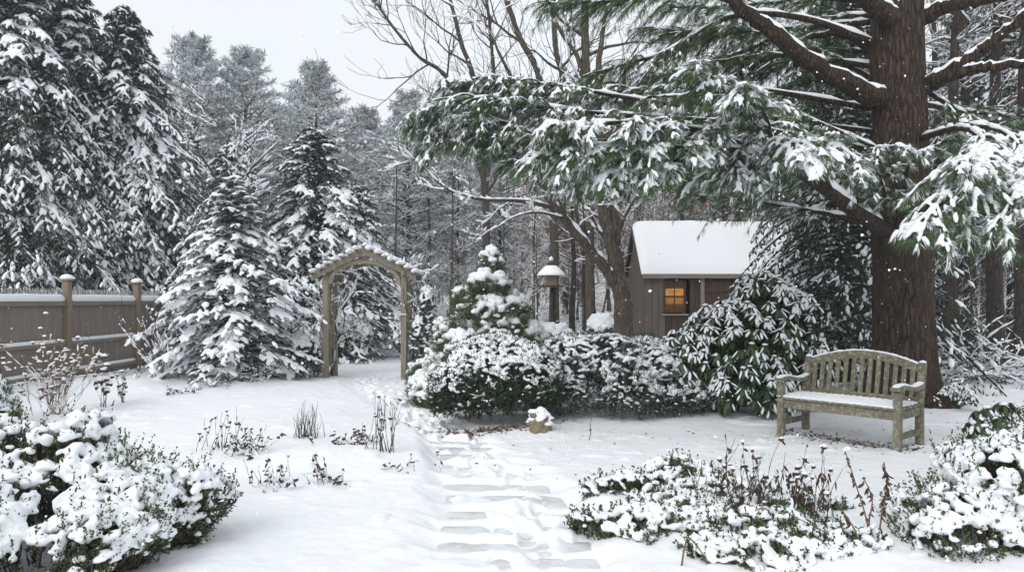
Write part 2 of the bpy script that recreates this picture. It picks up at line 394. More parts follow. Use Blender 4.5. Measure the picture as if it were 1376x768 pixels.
def ground():
    ys = np.concatenate([np.arange(.2, 3.6, .08), np.arange(3.6, 9.6, .0165), np.geomspace(9.6, 18, 330), np.geomspace(18.1, 40, 170), np.geomspace(40.3, 130, 60)])
    xc = np.concatenate([np.arange(0, 1.25, .0165), np.geomspace(1.27, 9, 190), np.geomspace(9.1, 95, 90)])
    xs = np.concatenate([-xc[:0:-1], xc])
    X, Y = np.meshgrid(xs, ys); Z = hgt(X, Y); a, b = X.shape
    i, j = np.meshgrid(np.arange(a - 1), np.arange(b - 1), indexing='ij'); k = i * b + j
    g = G(); g.add(np.stack([X, Y, Z], -1), q=np.stack([k, k + 1, k + b + 1, k + b], -1))
    m, n, bs = mat('snow_ground'); p = geo(n).outputs['Position']
    sx = nd(n, 'ShaderNodeSeparateXYZ'); lk(n, p, sx.inputs[0])
    c = mixc(n, noise(n, p, 2.2, 4), (.83, .85, .88), (.88, .893, .91))
    far = ramp(n, mth(n, 'MULTIPLY', sx.outputs[1], .01), [(.27, (0, 0, 0)), (.40, (1, 1, 1))])
    lit = ramp(n, noise(n, p, 2.6, 5, .75), [(.45, (0, 0, 0)), (.56, (1, 1, 1))])
    c = mixc(n, mth(n, 'MULTIPLY', mth(n, 'MULTIPLY', far, lit), .85), c, (.15, .10, .075))
    # bits of bark, needles and grass tips showing through the thin snow on the lawn by the bench
    xr = ramp(n, mth(n, 'ADD', mth(n, 'MULTIPLY', sx.outputs[0], .2), .2), [(.22, (0, 0, 0)), (.5, (1, 1, 1))])
    yr = ramp(n, mth(n, 'MULTIPLY', sx.outputs[1], .1), [(.6, (0, 0, 0)), (.7, (1, 1, 1))])
    sp = ramp(n, noise(n, p, 38, 3, .7), [(.66, (0, 0, 0)), (.72, (1, 1, 1))]); pat = ramp(n, noise(n, p, 1.7, 3), [(.45, (0, 0, 0)), (.65, (1, 1, 1))])
    c = mixc(n, mth(n, 'MULTIPLY', mth(n, 'MULTIPLY', mth(n, 'MULTIPLY', xr, yr), sp), mth(n, 'MULTIPLY', pat, .55)), c, (.2, .17, .12))
    lk(n, c, bs.inputs['Base Color']); bs.inputs['Roughness'].default_value = .7; bs.inputs['Specular IOR Level'].default_value = .15
    bump(n, bs, mth(n, 'ADD', noise(n, p, 60, 4, .7), mth(n, 'MULTIPLY', noise(n, p, 11, 3), 2.2)), .34, .014)
    tag(g.obj('ground', m), None, None, None, 'structure')
ground()
def gz(x, y): return float(hgt(np.array(x), np.array(y)))

def path():
    rs = RS(22); g = G()
    for y, y1 in zip(ROWS[:-1], ROWS[1:]):
        d = y1 - y; ym = y + d / 2; hw = path_half(ym) * 1.04; cx = path_xy(ym); sl_ = np.interp(y, [4, 6, 8, 9], [0, .3, .8, 1.0]) * .17
        for a, b in ((-hw, hw),):
            z = -.054 + rs.uniform(-.006, .007); xm = cx; h = hw
            nx, ny = 14, 8
            U, V = np.meshgrid(np.linspace(-1, 1, nx), np.linspace(0, 1, ny)); ed = np.maximum(np.abs(U), np.abs(V * 2 - 1))
            X = xm + U * h + .02 * (vnoise(V * 3 + y * 7, U * 0 + a * 9, 3) - .5) * np.sign(U); Y = y + V * (d - .025) - sl_ * U * h * .6 + .012 * (vnoise(U * 2, V * 0 + y * 3, 5) - .5)
            Z = z - .02 * sst(.86, 1.0, ed) ** 2 + .004 * vnoise(X * 9, Y * 9, 4)
            Z = np.where(ed > .999, z - .05, Z)
            k = np.arange(ny - 1)[:, None] * nx + np.arange(nx - 1)
            g.add(np.stack([X, Y, Z], -1), q=np.stack([k, k + 1, k + nx + 1, k + nx], -1).reshape(-1, 4))
        y += d
    m, n, b = mat('slab_stone'); gg = geo(n); p = gg.outputs['Position']
    sx = nd(n, 'ShaderNodeSeparateXYZ'); lk(n, gg.outputs['Normal'], sx.inputs[0])
    st = mixc(n, noise(n, p, 15, 4), (.06, .06, .062), (.14, .14, .14))
    f = mth(n, 'MULTIPLY', ramp(n, noise(n, p, 5, 5, .75), [(.3, (.62, .62, .62)), (.55, (1, 1, 1))]), ramp(n, sx.outputs[2], [(.6, (0, 0, 0)), (.93, (1, 1, 1))]))
    lk(n, mixc(n, mth(n, 'MULTIPLY', f, .93), st, (.775, .79, .81)), b.inputs['Base Color']); b.inputs['Roughness'].default_value = .55
    bump(n, b, noise(n, p, 50, 4, .7), .25, .01)
    tag(g.obj('path', m), None, None, None, 'structure')
path()

# ------------------------------------------------------------------ tree builders
def rot_side(d):
    return nz(np.stack([-d[..., 1], d[..., 0], np.zeros(d.shape[:-1])], -1))

def conifer(seed, H, R, z0=.3, nb=170, prof=None, rise=.12, droop=.5, tw=11, bl=6, blen=.11, bwid=.035, twl=.36, snow=.7, ssz=(.17, .085, .06),
            tr=.13, jit=.2, voxel=.035, star=0.0, white=.35, topt=1.0, hang=.35, clf=1.5):
    rs = RS(seed); i = np.arange(nb)
    t = ((i + rs.rand(nb)) / nb) ** .92 * topt
    prof = prof or (lambda t: np.clip(1 - t, 0, 1) ** .9 * (.75 + .25 * sst(0, .12, t)) + .03)
    z = z0 + (H - z0) * t; az = i * 2.39996 + rs.randn(nb) * .25
    lob = 1 + .45 * (vnoise(np.cos(az) * 1.3 + 5 + seed, np.sin(az) * 1.3 + t * 5, seed) - .5) + .3 * (vnoise(az * 1.5 + seed, t * 9, seed + 1) - .5)
    L = R * prof(t) * lob * (1 - jit + 2 * jit * rs.rand(nb)); L = np.maximum(L, .12)
    d = np.stack([np.cos(az), np.sin(az), np.zeros(nb)], -1); sd = rot_side(d)
    up_ = rise + .5 * sst(.7, 1.0, t); dr = droop * (1 - .5 * sst(.6, 1, t)) * (.8 + .4 * rs.rand(nb))
    def axis(s):                                            # s (...,) -> points for every branch
        s_ = s[None, :]
        return (np.stack([np.zeros(nb), np.zeros(nb), z], -1)[:, None] + d[:, None] * (L[:, None] * s_)[..., None] + UP * (L[:, None] * (up_[:, None] * s_ - dr[:, None] * s_ ** 2))[..., None])
    wood = G(); zt = np.linspace(0, 1, 12)
    wob = np.c_[.02 * np.sin(zt * 9 + seed), .02 * np.cos(zt * 7 + seed), zt * H * .985]
    tubes(wood, wob, tr * (1 - zt) ** .8 + .012 + tr * .5 * np.exp(-zt * 30), 10)
    bw = G(); ss = np.linspace(0, .95, 6); A = axis(ss)
    tubes(bw, A, (.010 + .014 * L[:, None]) * (1 - .85 * ss[None]), 4)
    s = np.linspace(.14, 1, tw); B = axis(s); B2 = axis(s + .02); T = nz(B2 - B)
    shp = (nb, tw, 2)
    sg = np.array([1, -1])[None, None, :, None]; ang = (R_(58) - R_(22) * s[None, :, None] + R_(12) * rs.randn(*shp))
    wl = (L[:, None, None] * twl * (1.05 - .8 * s[None, :, None]) + .07) * (.7 + .6 * rs.rand(*shp))
    td = nz(T[:, :, None] * np.cos(ang)[..., None] + sd[:, None, None] * sg * np.sin(ang)[..., None] + UP * (rs.randn(*shp) * .12)[..., None])
    P0 = np.broadcast_to(B[:, :, None], shp + (3,)); hg = hang * (.6 + .8 * rs.rand(*shp))
    u = (np.arange(bl) + .5) / bl; u = u[None, None, None] + (rs.rand(*(shp + (bl,))) - .5) / bl
    PP = P0[..., None, :] + td[..., None, :] * (wl[..., None] * u)[..., None] - UP * (wl[..., None] * hg[..., None] * u ** 2)[..., None]
    TT = nz(td[..., None, :] - UP * (2 * hg[..., None] * u)[..., None])
    S2 = rot_side(TT) * np.where(np.arange(bl) % 2 == 0, 1, -1)[None, None, None, :, None]
    fl = rs.randn(*PP.shape)
    D = nz(TT * .8 + S2 * .75 * (1 - u[..., None] * .5) + fl * (.16 + star) - UP * .12)
    ll = blen * (.7 + .6 * rs.rand(*u.shape)) * (1 + .3 * np.clip(L, 0, 2)[:, None, None, None] * 0)
    fol = G(); N = nz(UP + .55 * rs.randn(*PP.shape))
    blades(fol, PP, D, ll.ravel(), bwid * (.8 + .4 * rs.rand(PP.size // 3)), rs, 0, N)
    fol.merge(bw_mat(bw, 1))
    # snow: pillows along the outer half of each branch, streaks along the twigs
    cl = rs.rand(nb)[:, None, None]; pr = snow * (.55 + .9 * sst(.2, .75, s)[None, :, None]) * (.45 + .85 * cl) * sst(-.1, .35, L / R + .15)[:, None, None]
    lump = G(); off = np.array([seed * 3.1, seed * 1.7, seed * 2.3])
    for lo, hi in ((.2, .5), (.5, .95)):
        uu = rs.uniform(lo, hi, shp); C0 = P0 + td * (wl * uu)[..., None] - UP * (wl * hg * uu ** 2)[..., None]; CT = nz(td - UP * (2 * hg * uu)[..., None])
        on = rs.rand(*shp) < pr * 1.35 * sst(.32, .64, noise3(C0 + off, clf, 3))
        k = (.6 + .75 * rs.rand(*shp)) * np.clip(.5 + .8 * wl / .4, .5, 1.15)
        SZ = np.stack([np.maximum(ssz[0] * k, wl * .2), ssz[1] * k, ssz[2] * k], -1)
        lumps(lump, (C0 + UP * (ssz[2] * .45 * k)[..., None])[on], CT[on], SZ[on], rs, 0, .16)
    ona = rs.rand(nb, tw) < pr[..., 0] * 1.3 * sst(.36, .6, noise3(B + off, clf, 3))
    ka = .7 + .6 * rs.rand(nb, tw); lumps(lump, (B + UP * ssz[2] * .5)[ona], T[ona], (np.stack([L[:, None] * .6 / tw + ssz[0] * .4 * ka, ssz[1] * 1.05 * ka, ssz[2] * 1.1 * ka], -1))[ona], rs, 0, .16)
    sn = remesh(lump, voxel, 1) if voxel else lump
    wm = rs.rand(*u.shape) < white * (.4 + .8 * cl[..., None])
    blades(sn, (PP + UP * .018)[wm], (D + UP * .05)[wm], ll[wm] * .95, bwid * 1.1, rs, 0, N[wm])
    return wood, fol, sn
def bw_mat(g, m):
    g.qm = [np.full(len(a), m) for a in g.q]; g.tm = [np.full(len(a), m) for a in g.t]; return g

def put(name, label, cat, loc, meshes, group=None, rz=0, sc=1.0, mirror=False):
    """a tree or shrub from shared part meshes: {part name: mesh}"""
    o = empty(name, loc, label, cat, group, rz)
    o.scale = (sc, sc, sc) if np.isscalar(sc) else sc
    for part, me in meshes.items(): link(part, me, o)
    return o
def conifer_meshes(name, fol_mat, bark, **k):
    w, f, s = conifer(**k)
    return {'trunk': w.mesh(name + '_trunk', M[bark]), 'crown': f.mesh(name + '_crown', [M[fol_mat], M['bark']], False), 'snow': s.mesh(name + '_snow', M['snow_far'])}

def grow(rs, p, d, L, r, lev, out, kids=(3, 5), up=.12, wig=.16, spread=.75, ratio=.62, n=7):
    pts = [np.array(p, float)]; dd = nz(d)
    for k in range(n - 1):
        dd = nz(dd + rs.randn(3) * wig + UP * up * .4); pts.append(pts[-1] + dd * L / (n - 1))
    P = np.array(pts); Rr = r * (1 - .72 * np.linspace(0, 1, n)); out.append((P, Rr, lev))
    if lev <= 0: return
    m = rs.randint(kids[0], kids[1] + 1)
    for j in range(m):
        u = rs.uniform(.25, 1.0) if j else 1.0; i = min(n - 2, int(u * (n - 1)))
        q = P[i] + (P[i + 1] - P[i]) * (u * (n - 1) - i); T = nz(P[i + 1] - P[i])
        side = nz(np.cross(T, rs.randn(3))); s = spread * (.6 + .7 * rs.rand()) * (1 if j else .35)
        grow(rs, q, nz(T + side * s + UP * up), L * ratio * (.7 + .6 * rs.rand()), np.interp(u, [0, 1], [r, r * .28]) * .66 + .002, lev - 1, out, kids, up, wig, spread, ratio, n)
def branches_geo(out, rs, sides=5, minr=.004, snow=1.0, thr=.62, cover=.85):
    P = np.array([o[0] for o in out]); Rr = np.maximum(np.array([o[1] for o in out]), minr)
    big = Rr[:, 0] > .05; g = G(); tubes(g, P[big], Rr[big], 9); tubes(g, P[~big], Rr[~big], 4)
    s = G()
    if snow: snow_on(s, P, Rr, rs, snow, 0, thr, cover)
    return g, s

# ---- the tall hemlocks behind the fence
hemA = conifer_meshes('hemlock_a', 'hemlock', 'bark', seed=1, H=11.0, R=4.1, nb=420, tw=16, bl=10, blen=.13, bwid=.026, snow=.50, ssz=(.10, .046, .032), voxel=.023, droop=.7, rise=.14, hang=.55, white=.12, jit=.32, clf=2.4)
hemB = conifer_meshes('hemlock_b', 'hemlock', 'bark', seed=2, H=9.6, R=3.8, nb=390, tw=16, bl=10, blen=.13, bwid=.026, snow=.54, ssz=(.10, .046, .032), voxel=.023, droop=.78, rise=.2, hang=.6, white=.12, jit=.32, clf=2.6)
gh = 'tall hemlocks behind the fence'
def hem(x, d, mesh, h, label, sc=1.0, rz=0, group=gh, name='hemlock_tree'):
    X = (x - HX) / F * d; return put(name, label, 'evergreen tree', (X, d, gz(X, d) - .05), mesh, group, rz, sc)
hem(92, 22.5, hemA, 0, 'tall snow-laden hemlock behind the fence, its tip just reaching the top of the photo', 1.06, .4)
hem(165, 23.0, hemB, 0, 'broad snowy hemlock standing behind the second fence post', 1.1, 1.9)
hem(15, 20.5, hemB, 0, 'snowy hemlock behind the fence at the left edge of the photo', 1.16, 4.0)
hem(-70, 22, hemA, 0, 'dark hemlock cut by the left edge, behind its snowy neighbour', 1.1, 2.2)
hem(192, 27.5, hemA, 0, 'hemlock rising behind the broad one, next to the far pines', 1.0, 5.1)
hem(55, 20.2, hemB, 0, 'lower snowy hemlock just behind the fence boards at left', .78, 2.9)
hem(125, 21.5, hemB, 0, 'small snowy hemlock filling the gap between the two tallest ones behind the fence', .72, 5.2)
hem(222, 25.5, hemB, 0, 'small snowy hemlock behind the fence end, next to the young spruce', .72, 1.2)
hem(45, 27, hemA, 0, 'hemlock standing farthest back in the row behind the fence', 1.15, 3.1)

# ---- spruce in front of the fence, hemlock beyond the arbor
spr = conifer_meshes('spruce', 'spruce', 'bark', seed=5, H=4.15, R=1.75, z0=.12, nb=190, tw=13, bl=10, blen=.075, bwid=.016, snow=.66, ssz=(.08, .046, .034), voxel=.0165, droop=.42, rise=.16, tr=.07, white=.14, jit=.3, clf=4.2)
put('spruce_tree', 'full young spruce loaded with snow left of the arbor', 'evergreen tree', (-5.4, 14.4, gz(-5.4, 14.4) - .05), spr, None, 0, (1.02, 1.02, .93))
hemC = conifer_meshes('hemlock_c', 'hemlock', 'bark', seed=8, H=7.0, R=2.6, z0=.15, nb=280, tw=14, bl=10, blen=.11, bwid=.025, snow=.72, ssz=(.09, .048, .034), voxel=.022, droop=.68, rise=.18, tr=.1, hang=.5, white=.2, jit=.3, clf=3.0)
put('hemlock_tree', 'snowy hemlock directly behind the wooden arbor', 'evergreen tree', (-5.5, 20.5, gz(-5.5, 20.5) - .05), hemC, None, 0, (1.15, 1.15, .9))
put('hemlock_tree', 'snowy hemlock seen through the arbor opening', 'evergreen tree', (-4.9, 24, gz(-4.9, 24) - .05), hemC, None, 2.1, (.8, .8, .72))
put('hemlock_tree', 'snowy hemlock between the young spruce and the hemlock behind the arbor', 'evergreen tree', (-7.5, 19.8, gz(-7.5, 19.8) - .05), hemC, None, 4.1, .82)

# ---- dark hemlock between the shed and the great pine
hemD = conifer_meshes('hemlock_d', 'hemlock_dark', 'bark', seed=12, H=9.0, R=2.45, z0=.5, nb=230, tw=13, bl=7, blen=.12, bwid=.036, snow=.3, ssz=(.07, .04, .03), voxel=.022, droop=.7, rise=.22, tr=.14, white=.07, hang=.5, clf=2.5)
put('hemlock_tree', 'dark drooping hemlock between the shed and the great pine', 'evergreen tree', (6.4, 14.4, gz(6.4, 14.4)), hemD)
put('hemlock_tree', 'dark hemlock behind the great pine trunk', 'evergreen tree', (9.3, 20.5, gz(9.3, 20.5)), hemD, None, 2.5, 1.05)

hemE = conifer_meshes('hemlock_e', 'hemlock_dark', 'bark', seed=13, H=11.0, R=2.3, z0=3.0, nb=200, tw=12, bl=7, blen=.13, bwid=.036, snow=.42, ssz=(.09, .045, .032), voxel=.028, droop=.6, rise=.2, tr=.17, white=.1, hang=.5, clf=2.2, prof=lambda t: np.clip(1 - t, 0, 1) ** .6 * .9 + .05)
for x, d, lb, a in ((1292, 24.5, 'high-crowned dark hemlock just right of the great pine trunk', .5), (1362, 21.5, 'high-crowned dark hemlock at the right edge of the woods', 2.2), (1328, 29, 'high-crowned hemlock farther back between the two at the right edge', 3.9), (1105, 25, 'high-crowned dark hemlock behind the roof end of the shed', 1.3)):
    X = (x - HX) / F * d; put('hemlock_tree', lb, 'evergreen tree', (X, d, gz(X, d) - .1), hemE, None, a)
# ---- far pines
pprof = lambda t: np.clip(np.sin(np.clip(t, 0, 1) * 2.6 + .42), 0, 1) ** .9 * (1 - .25 * t)
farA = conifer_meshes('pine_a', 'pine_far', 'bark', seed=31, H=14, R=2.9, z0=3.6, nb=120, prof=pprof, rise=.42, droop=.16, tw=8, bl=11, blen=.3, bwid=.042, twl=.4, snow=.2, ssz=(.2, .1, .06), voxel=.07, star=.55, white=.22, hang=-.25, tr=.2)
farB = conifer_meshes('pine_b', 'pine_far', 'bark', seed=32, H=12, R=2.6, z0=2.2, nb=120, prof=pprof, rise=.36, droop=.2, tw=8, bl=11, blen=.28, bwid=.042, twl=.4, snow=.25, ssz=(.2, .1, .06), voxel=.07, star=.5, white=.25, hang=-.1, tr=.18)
gp = 'hazy white pines at the back of the garden'
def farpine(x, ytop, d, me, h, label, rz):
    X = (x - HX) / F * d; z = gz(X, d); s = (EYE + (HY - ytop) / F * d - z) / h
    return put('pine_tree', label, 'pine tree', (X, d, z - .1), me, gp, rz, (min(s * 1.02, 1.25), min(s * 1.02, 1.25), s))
farpine(264, 58, 33, farA, 14, 'hazy white pine just right of the tall hemlocks', .3)
farpine(330, 74, 35, farA, 14, 'hazy white pine above the young spruce', 2.0)
farpine(425, 92, 33, farA, 14, 'hazy white pine with upswept crown above the arbor', 1.1)
farpine(492, 150, 36, farB, 12, 'small hazy pine right of the upswept one above the arbor', 4.4)
farpine(548, 128, 31, farB, 12, 'green pine with long lower boughs left of the bare trees', 3.0)
farpine(610, 175, 34, farB, 12, 'pale pine behind the outer tip of the snowy bough', 5.0)
farpine(672, 160, 37, farA, 14, 'pine behind the small tree with snow-lined limbs', 2.6)
farpine(560, 205, 42, farB, 12, 'dim pine far back between the arbor and the bird feeder', .9)
farpine(380, 150, 43, farB, 12, 'dim pine far back behind the arbor roof', 1.7)
farpine(215, 130, 40, farB, 12, 'dim pine behind the gap right of the hemlocks', 5.6)
farpine(760, 190, 45, farB, 12, 'dim pine far back above the bird feeder roof', 3.7)

# ---- bare trees
def bare_tree(name, label, cat, seed, stems, bark, lev=3, snow=1.0, kids=(3, 5), group=None, sratio=.34, ext=True, minr=.006, cover=.85, nk=9, spread=.8, up=.12):
    """stems: list of (control points, r0, r1, n side branches)"""
    rs = RS(seed); base = np.array(stems[0][0][0], float); o = empty(name, base, label, cat, group)
    tr = G(); out = []
    for pts, r0, r1, ns in stems:
        P = spline(np.array(pts) - base, 54); wv = np.cumsum(rs.randn(54, 2), 0); P += np.c_[(wv - np.linspace(0, 1, 54)[:, None] * wv[-1]) * r0 * .06 + rs.randn(54, 2) * r0 * .04, np.zeros(54)]
        Rr = (r0 + (r1 - r0) * np.linspace(0, 1, 54) ** .8) * (1 + .05 * rs.randn(54))
        if pts is stems[0][0]: Rr = Rr + r0 * .5 * np.exp(-np.linspace(0, 1, 54) * 26)
        tubes(tr, P, Rr, 12); out.append((P, Rr, 9))
    sub = []
    Lt = [np.linalg.norm(np.diff(o_[0], axis=0), axis=1).sum() for o_ in out]
    for (P, Rr, _), (pts, r0, r1, ns), L in zip(list(out), stems, Lt):
        for j in range(ns):
            u = rs.uniform(.3, .97); i = int(u * 52); T = nz(P[i + 1] - P[i]); side = nz(np.cross(T, rs.randn(3)))
            grow(rs, P[i], nz(T * .6 + side * spread + UP * up), L * sratio * (1.15 - .6 * u) * rs.uniform(.6, 1.3), Rr[i] * .5, lev - 1, sub, kids, up, .16, .75, .6)
        if ext: grow(rs, P[-1], nz(P[-1] - P[-2]), L * .3, Rr[-1], lev - 1, sub, kids, up)
    s = G()
    if snow:
        for P, Rr, _ in out: snow_on(s, P, Rr, rs, snow * .8, 0, .75, .92)
    tr.obj('trunk', M[bark], o)
    g, s2 = branches_geo(sub, rs, 5, minr, snow, .7, cover); g.obj('branches', M[bark], o, True)['kind'] = 'stuff'
    s.merge(s2)
    if s.n: s.obj('snow', M['snow'], o)
    return o
Z = lambda x, y, d: tuple(px(x, y, d))
def base(x, d):
    X = (x - HX) / F * d; return (X, d, gz(X, d) - .05)
bare_tree('bare_tree', 'leaning tree with snow-lined limbs beside the shed', 'bare tree', 3, [
    ([base(837, 18.3), Z(836, 420, 18.3), Z(829, 375, 18.3), Z(818, 310, 18.3), Z(806, 240, 18.5), Z(802, 150, 18.8), Z(806, 90, 19), Z(812, 30, 19.2)], .27, .05, 7),
    ([Z(832, 392, 18.3), Z(812, 362, 18.1), Z(775, 318, 17.8), Z(740, 270, 17.6), Z(716, 225, 17.5), Z(700, 180, 17.5), Z(694, 150, 17.5), Z(690, 110, 17.6)], .15, .05, 9),
    ([Z(824, 335, 18.3), Z(829, 290, 18.3), Z(822, 220, 18.5), Z(826, 160, 18.6), Z(840, 100, 18.7)], .15, .04, 5),
    ([Z(740, 278, 17.6), Z(700, 270, 17.2), Z(650, 268, 16.9), Z(610, 258, 16.6), Z(588, 244, 16.5)], .055, .022, 6),
    ([Z(755, 292, 17.6), Z(720, 285, 17.2), Z(690, 292, 16.9), Z(670, 304, 16.7)], .035, .012, 3),
    ([Z(735, 262, 17.5), Z(765, 262, 17.2), Z(800, 275, 16.9)], .04, .015, 3),
    ([Z(826, 335, 18.2), Z(838, 295, 17.8), Z(855, 265, 17.4), Z(880, 255, 17.2)], .05, .02, 3),
], 'bark_grey', lev=3, snow=1.25, sratio=.2)
bare_tree('bare_tree', 'bare grey tree with fine twigs against the sky, top centre', 'bare tree', 14, [
    ([base(650, 27), Z(655, 330, 27), Z(650, 220, 27), Z(640, 120, 27), Z(620, 55, 27), Z(600, -20, 27)], .17, .06, 8),
    ([Z(652, 250, 27), Z(606, 115, 26), Z(560, 75, 25.6), Z(515, 20, 25.5), Z(495, -20, 25.5)], .09, .035, 12),
    ([Z(652, 260, 27), Z(664, 150, 27), Z(660, 60, 27), Z(648, -30, 27)], .1, .05, 7)], 'bark_grey', lev=3, snow=.35, sratio=.3, cover=.5)
bare_tree('bare_tree', 'two-stemmed bare tree behind the snowy bough, left of the tall centre trunk', 'bare tree', 15, [
    ([base(745, 25), Z(745, 330, 25), Z(740, 200, 25), Z(723, 100, 25), Z(697, 50, 25), Z(668, -30, 25)], .17, .08, 8),
    ([Z(745, 260, 25), Z(757, 120, 25), Z(747, 60, 25), Z(745, -40, 25)], .13, .08, 6)], 'bark_grey', lev=3, snow=.35, sratio=.28, cover=.5)
bare_tree('bare_tree', 'bare tree with straight upright trunk behind the snow-lined tree', 'bare tree', 16, [
    ([base(795, 23), Z(795, 330, 23), Z(792, 160, 23), Z(789, 70, 23), Z(788, -50, 23)], .16, .12, 7),
    ([Z(793, 190, 23), Z(778, 85, 23), Z(755, 45, 23), Z(720, -30, 23)], .09, .05, 6)], 'bark_grey', lev=3, snow=.35, sratio=.28, cover=.5)
bare_tree('bare_tree', 'small bare tree with snowy forked branches behind the young spruce', 'bare tree', 17, [
    ([base(318, 17.4), Z(316, 350, 17.4), Z(310, 280, 17.4), Z(305, 215, 17.4), Z(308, 180, 17.4)], .06, .02, 8),
    ([Z(314, 300, 17.4), Z(330, 240, 17.2), Z(352, 212, 17), Z(375, 190, 16.8)], .035, .012, 5),
    ([Z(314, 300, 17.4), Z(290, 240, 17.2), Z(268, 205, 17), Z(255, 180, 17)], .035, .012, 5)], 'bark_grey', lev=3, snow=1.1, sratio=.22, ext=False)

# ---- woods behind: standing trunks and thin grey trees, copies of a few kinds
def woods_proto(seed, H, r, bark, lev=3, first=.45, sn=.8):
    rs = RS(seed); zt = np.linspace(0, 1, 14); P = np.c_[rs.randn(14).cumsum() * .035, rs.randn(14).cumsum() * .035, zt * H]
    Rr = r * (1 - .75 * zt) + r * .5 * np.exp(-zt * 30); t = G(); tubes(t, P, Rr, 9); out = []
    for j in range(16):
        u = rs.uniform(first, .98); i = int(u * 12); a = rs.rand() * 6.28
        grow(rs, P[i], nz([math.cos(a), math.sin(a), rs.uniform(-.1, .7)]), H * .2 * (1.25 - .6 * u) * rs.uniform(.6, 1.2), Rr[i] * .4, lev - 1, out, (3, 4), .12)
    g, s = branches_geo(out, rs, 4, .009, sn, .8, .8)
    s2 = G(); snow_on(s2, P, Rr * 0 + .01, rs, .1)
    return {'trunk': t.mesh('woods_trunk', M[bark]), 'branches': g.mesh('woods_branches', M['bark_frost']), 'snow': s.mesh('woods_snow', M['snow_far'])}
wp = [woods_proto(41, 13, .19, 'bark', 3, .4), woods_proto(42, 11, .12, 'bark_grey', 3, .3), woods_proto(43, 9, .08, 'bark_grey', 3, .2), woods_proto(44, 14, .24, 'bark', 3, .45)]
wl_ = ['dark straight trunk in the woods beyond the garden', 'grey slender tree in the woods beyond the garden', 'thin snowy sapling in the woods beyond the garden', 'thick dark trunk in the woods beyond the garden']
def wood_tree(x, d, k, rz, sc=1.0, label=None, group='bare trees in the woods beyond the garden'):
    X = (x - HX) / F * d
    o = put('woodland_tree', label or wl_[k], 'tree', (X, d, gz(X, d) - .1), wp[k], group if (not label or group.startswith('sap')) else None, rz, sc)
    for c in o.children:
        if c.name.startswith('branches'): c['kind'] = 'stuff'
    return o
rw = RS(77)
for x in np.linspace(180, 1376, 46):
    d = rw.uniform(29, 50); wood_tree(x + rw.uniform(-14, 14), d, rw.randint(0, 3), rw.rand() * 6, rw.uniform(.8, 1.1) * (.62 if x < 720 else 1))
for x, d, k, lb in ((527, 27, 1, 'grey trunk just right of the arbor, thin and straight'), (578, 30, 0, 'dark trunk left of the dwarf pine tip'), (603, 28, 1, 'pale slim trunk above the left side of the dwarf pine'),
                    (769, 25.5, 0, 'dark trunk just right of the bird feeder'), (788, 27, 3, 'thick brown trunk between the bird feeder and the leaning tree'), (715, 29, 1, 'slim trunk left of the bird feeder post')):
    wood_tree(x, d, k, rw.rand() * 6, .6, lb)
for x, d, k, lb, s in ((1278, 17.5, 3, 'dark trunk right of the great pine, nearest of the woodland trunks', .8), (1300, 21, 3, 'dark trunk behind the nearest woodland trunk right of the bench', .9), (1336, 17.8, 3, 'dark leaning trunk behind the brush pile', .85),
                       (1374, 16.5, 3, 'dark trunk cut by the right edge of the photo', .8), (1262, 24, 0, 'slim trunk close behind the great pine on its right side', 1.0), (1150, 22, 0, 'slim dark trunk left of the great pine above the bench', 1.0), (1318, 27, 1, 'thin grey tree between the two dark trunks at right', 1.0)):
    wood_tree(x, d, k, rw.rand() * 6, s, lb)

for x, d in ((1268, 20), (1290, 25), (1306, 19), (1322, 23), (1350, 21), (1368, 26), (1246, 27), (1334, 29), (1120, 24), (1135, 28), (575, 25), (606, 28), (640, 26), (690, 28), (722, 25), (765, 28), (640, 30), (700, 32)):
    wood_tree(x, d, 2, rw.rand() * 6, rw.uniform(.28, .45), 'low snowy sapling among the trunks of the woods', 'saplings in the woods beyond the garden')
# distant wood that reads as one mass: thin stems and twigs on the slope
def far_woods():
    rs = RS(91); g = G(); n = 900
    X = rs.uniform(-40, 48, n); Y = rs.uniform(47, 80, n); Zb = hgt(X, Y); H = rs.uniform(5, 11, n)
    t = np.linspace(0, 1, 5); P = np.stack([X[:, None] + rs.randn(n, 5).cumsum(1) * .12, Y[:, None] + 0 * t, Zb[:, None] + H[:, None] * t], -1)
    tubes(g, P, rs.uniform(.05, .15, n)[:, None] * (1 - .7 * t), 4)
    m = 26000; k = rs.randint(0, n, m); u = rs.uniform(.1, 1, m); b = np.stack([X[k] + rs.randn(m) * .9 * (1.1 - u * .7), Y[k] + rs.randn(m) * .9, Zb[k] + H[k] * u], -1)
    a = rs.rand(m) * 6.28; D = np.stack([np.cos(a), np.sin(a), rs.uniform(-.1, 1.2, m)], -1)
    blades(g, b, D, rs.uniform(.5, 1.6, m), .03, rs); blades(g, b[:16000] + .1, D[:16000] * [1, 1, .4], rs.uniform(.4, 1.2, 16000), .045, rs, 1)
    tag(g.obj('woods', [M['bark_frost'], M['snow_far']], None, False), 'hazy mass of thin bare trees on the slope beyond the garden', 'woods', None, 'stuff')
far_woods()
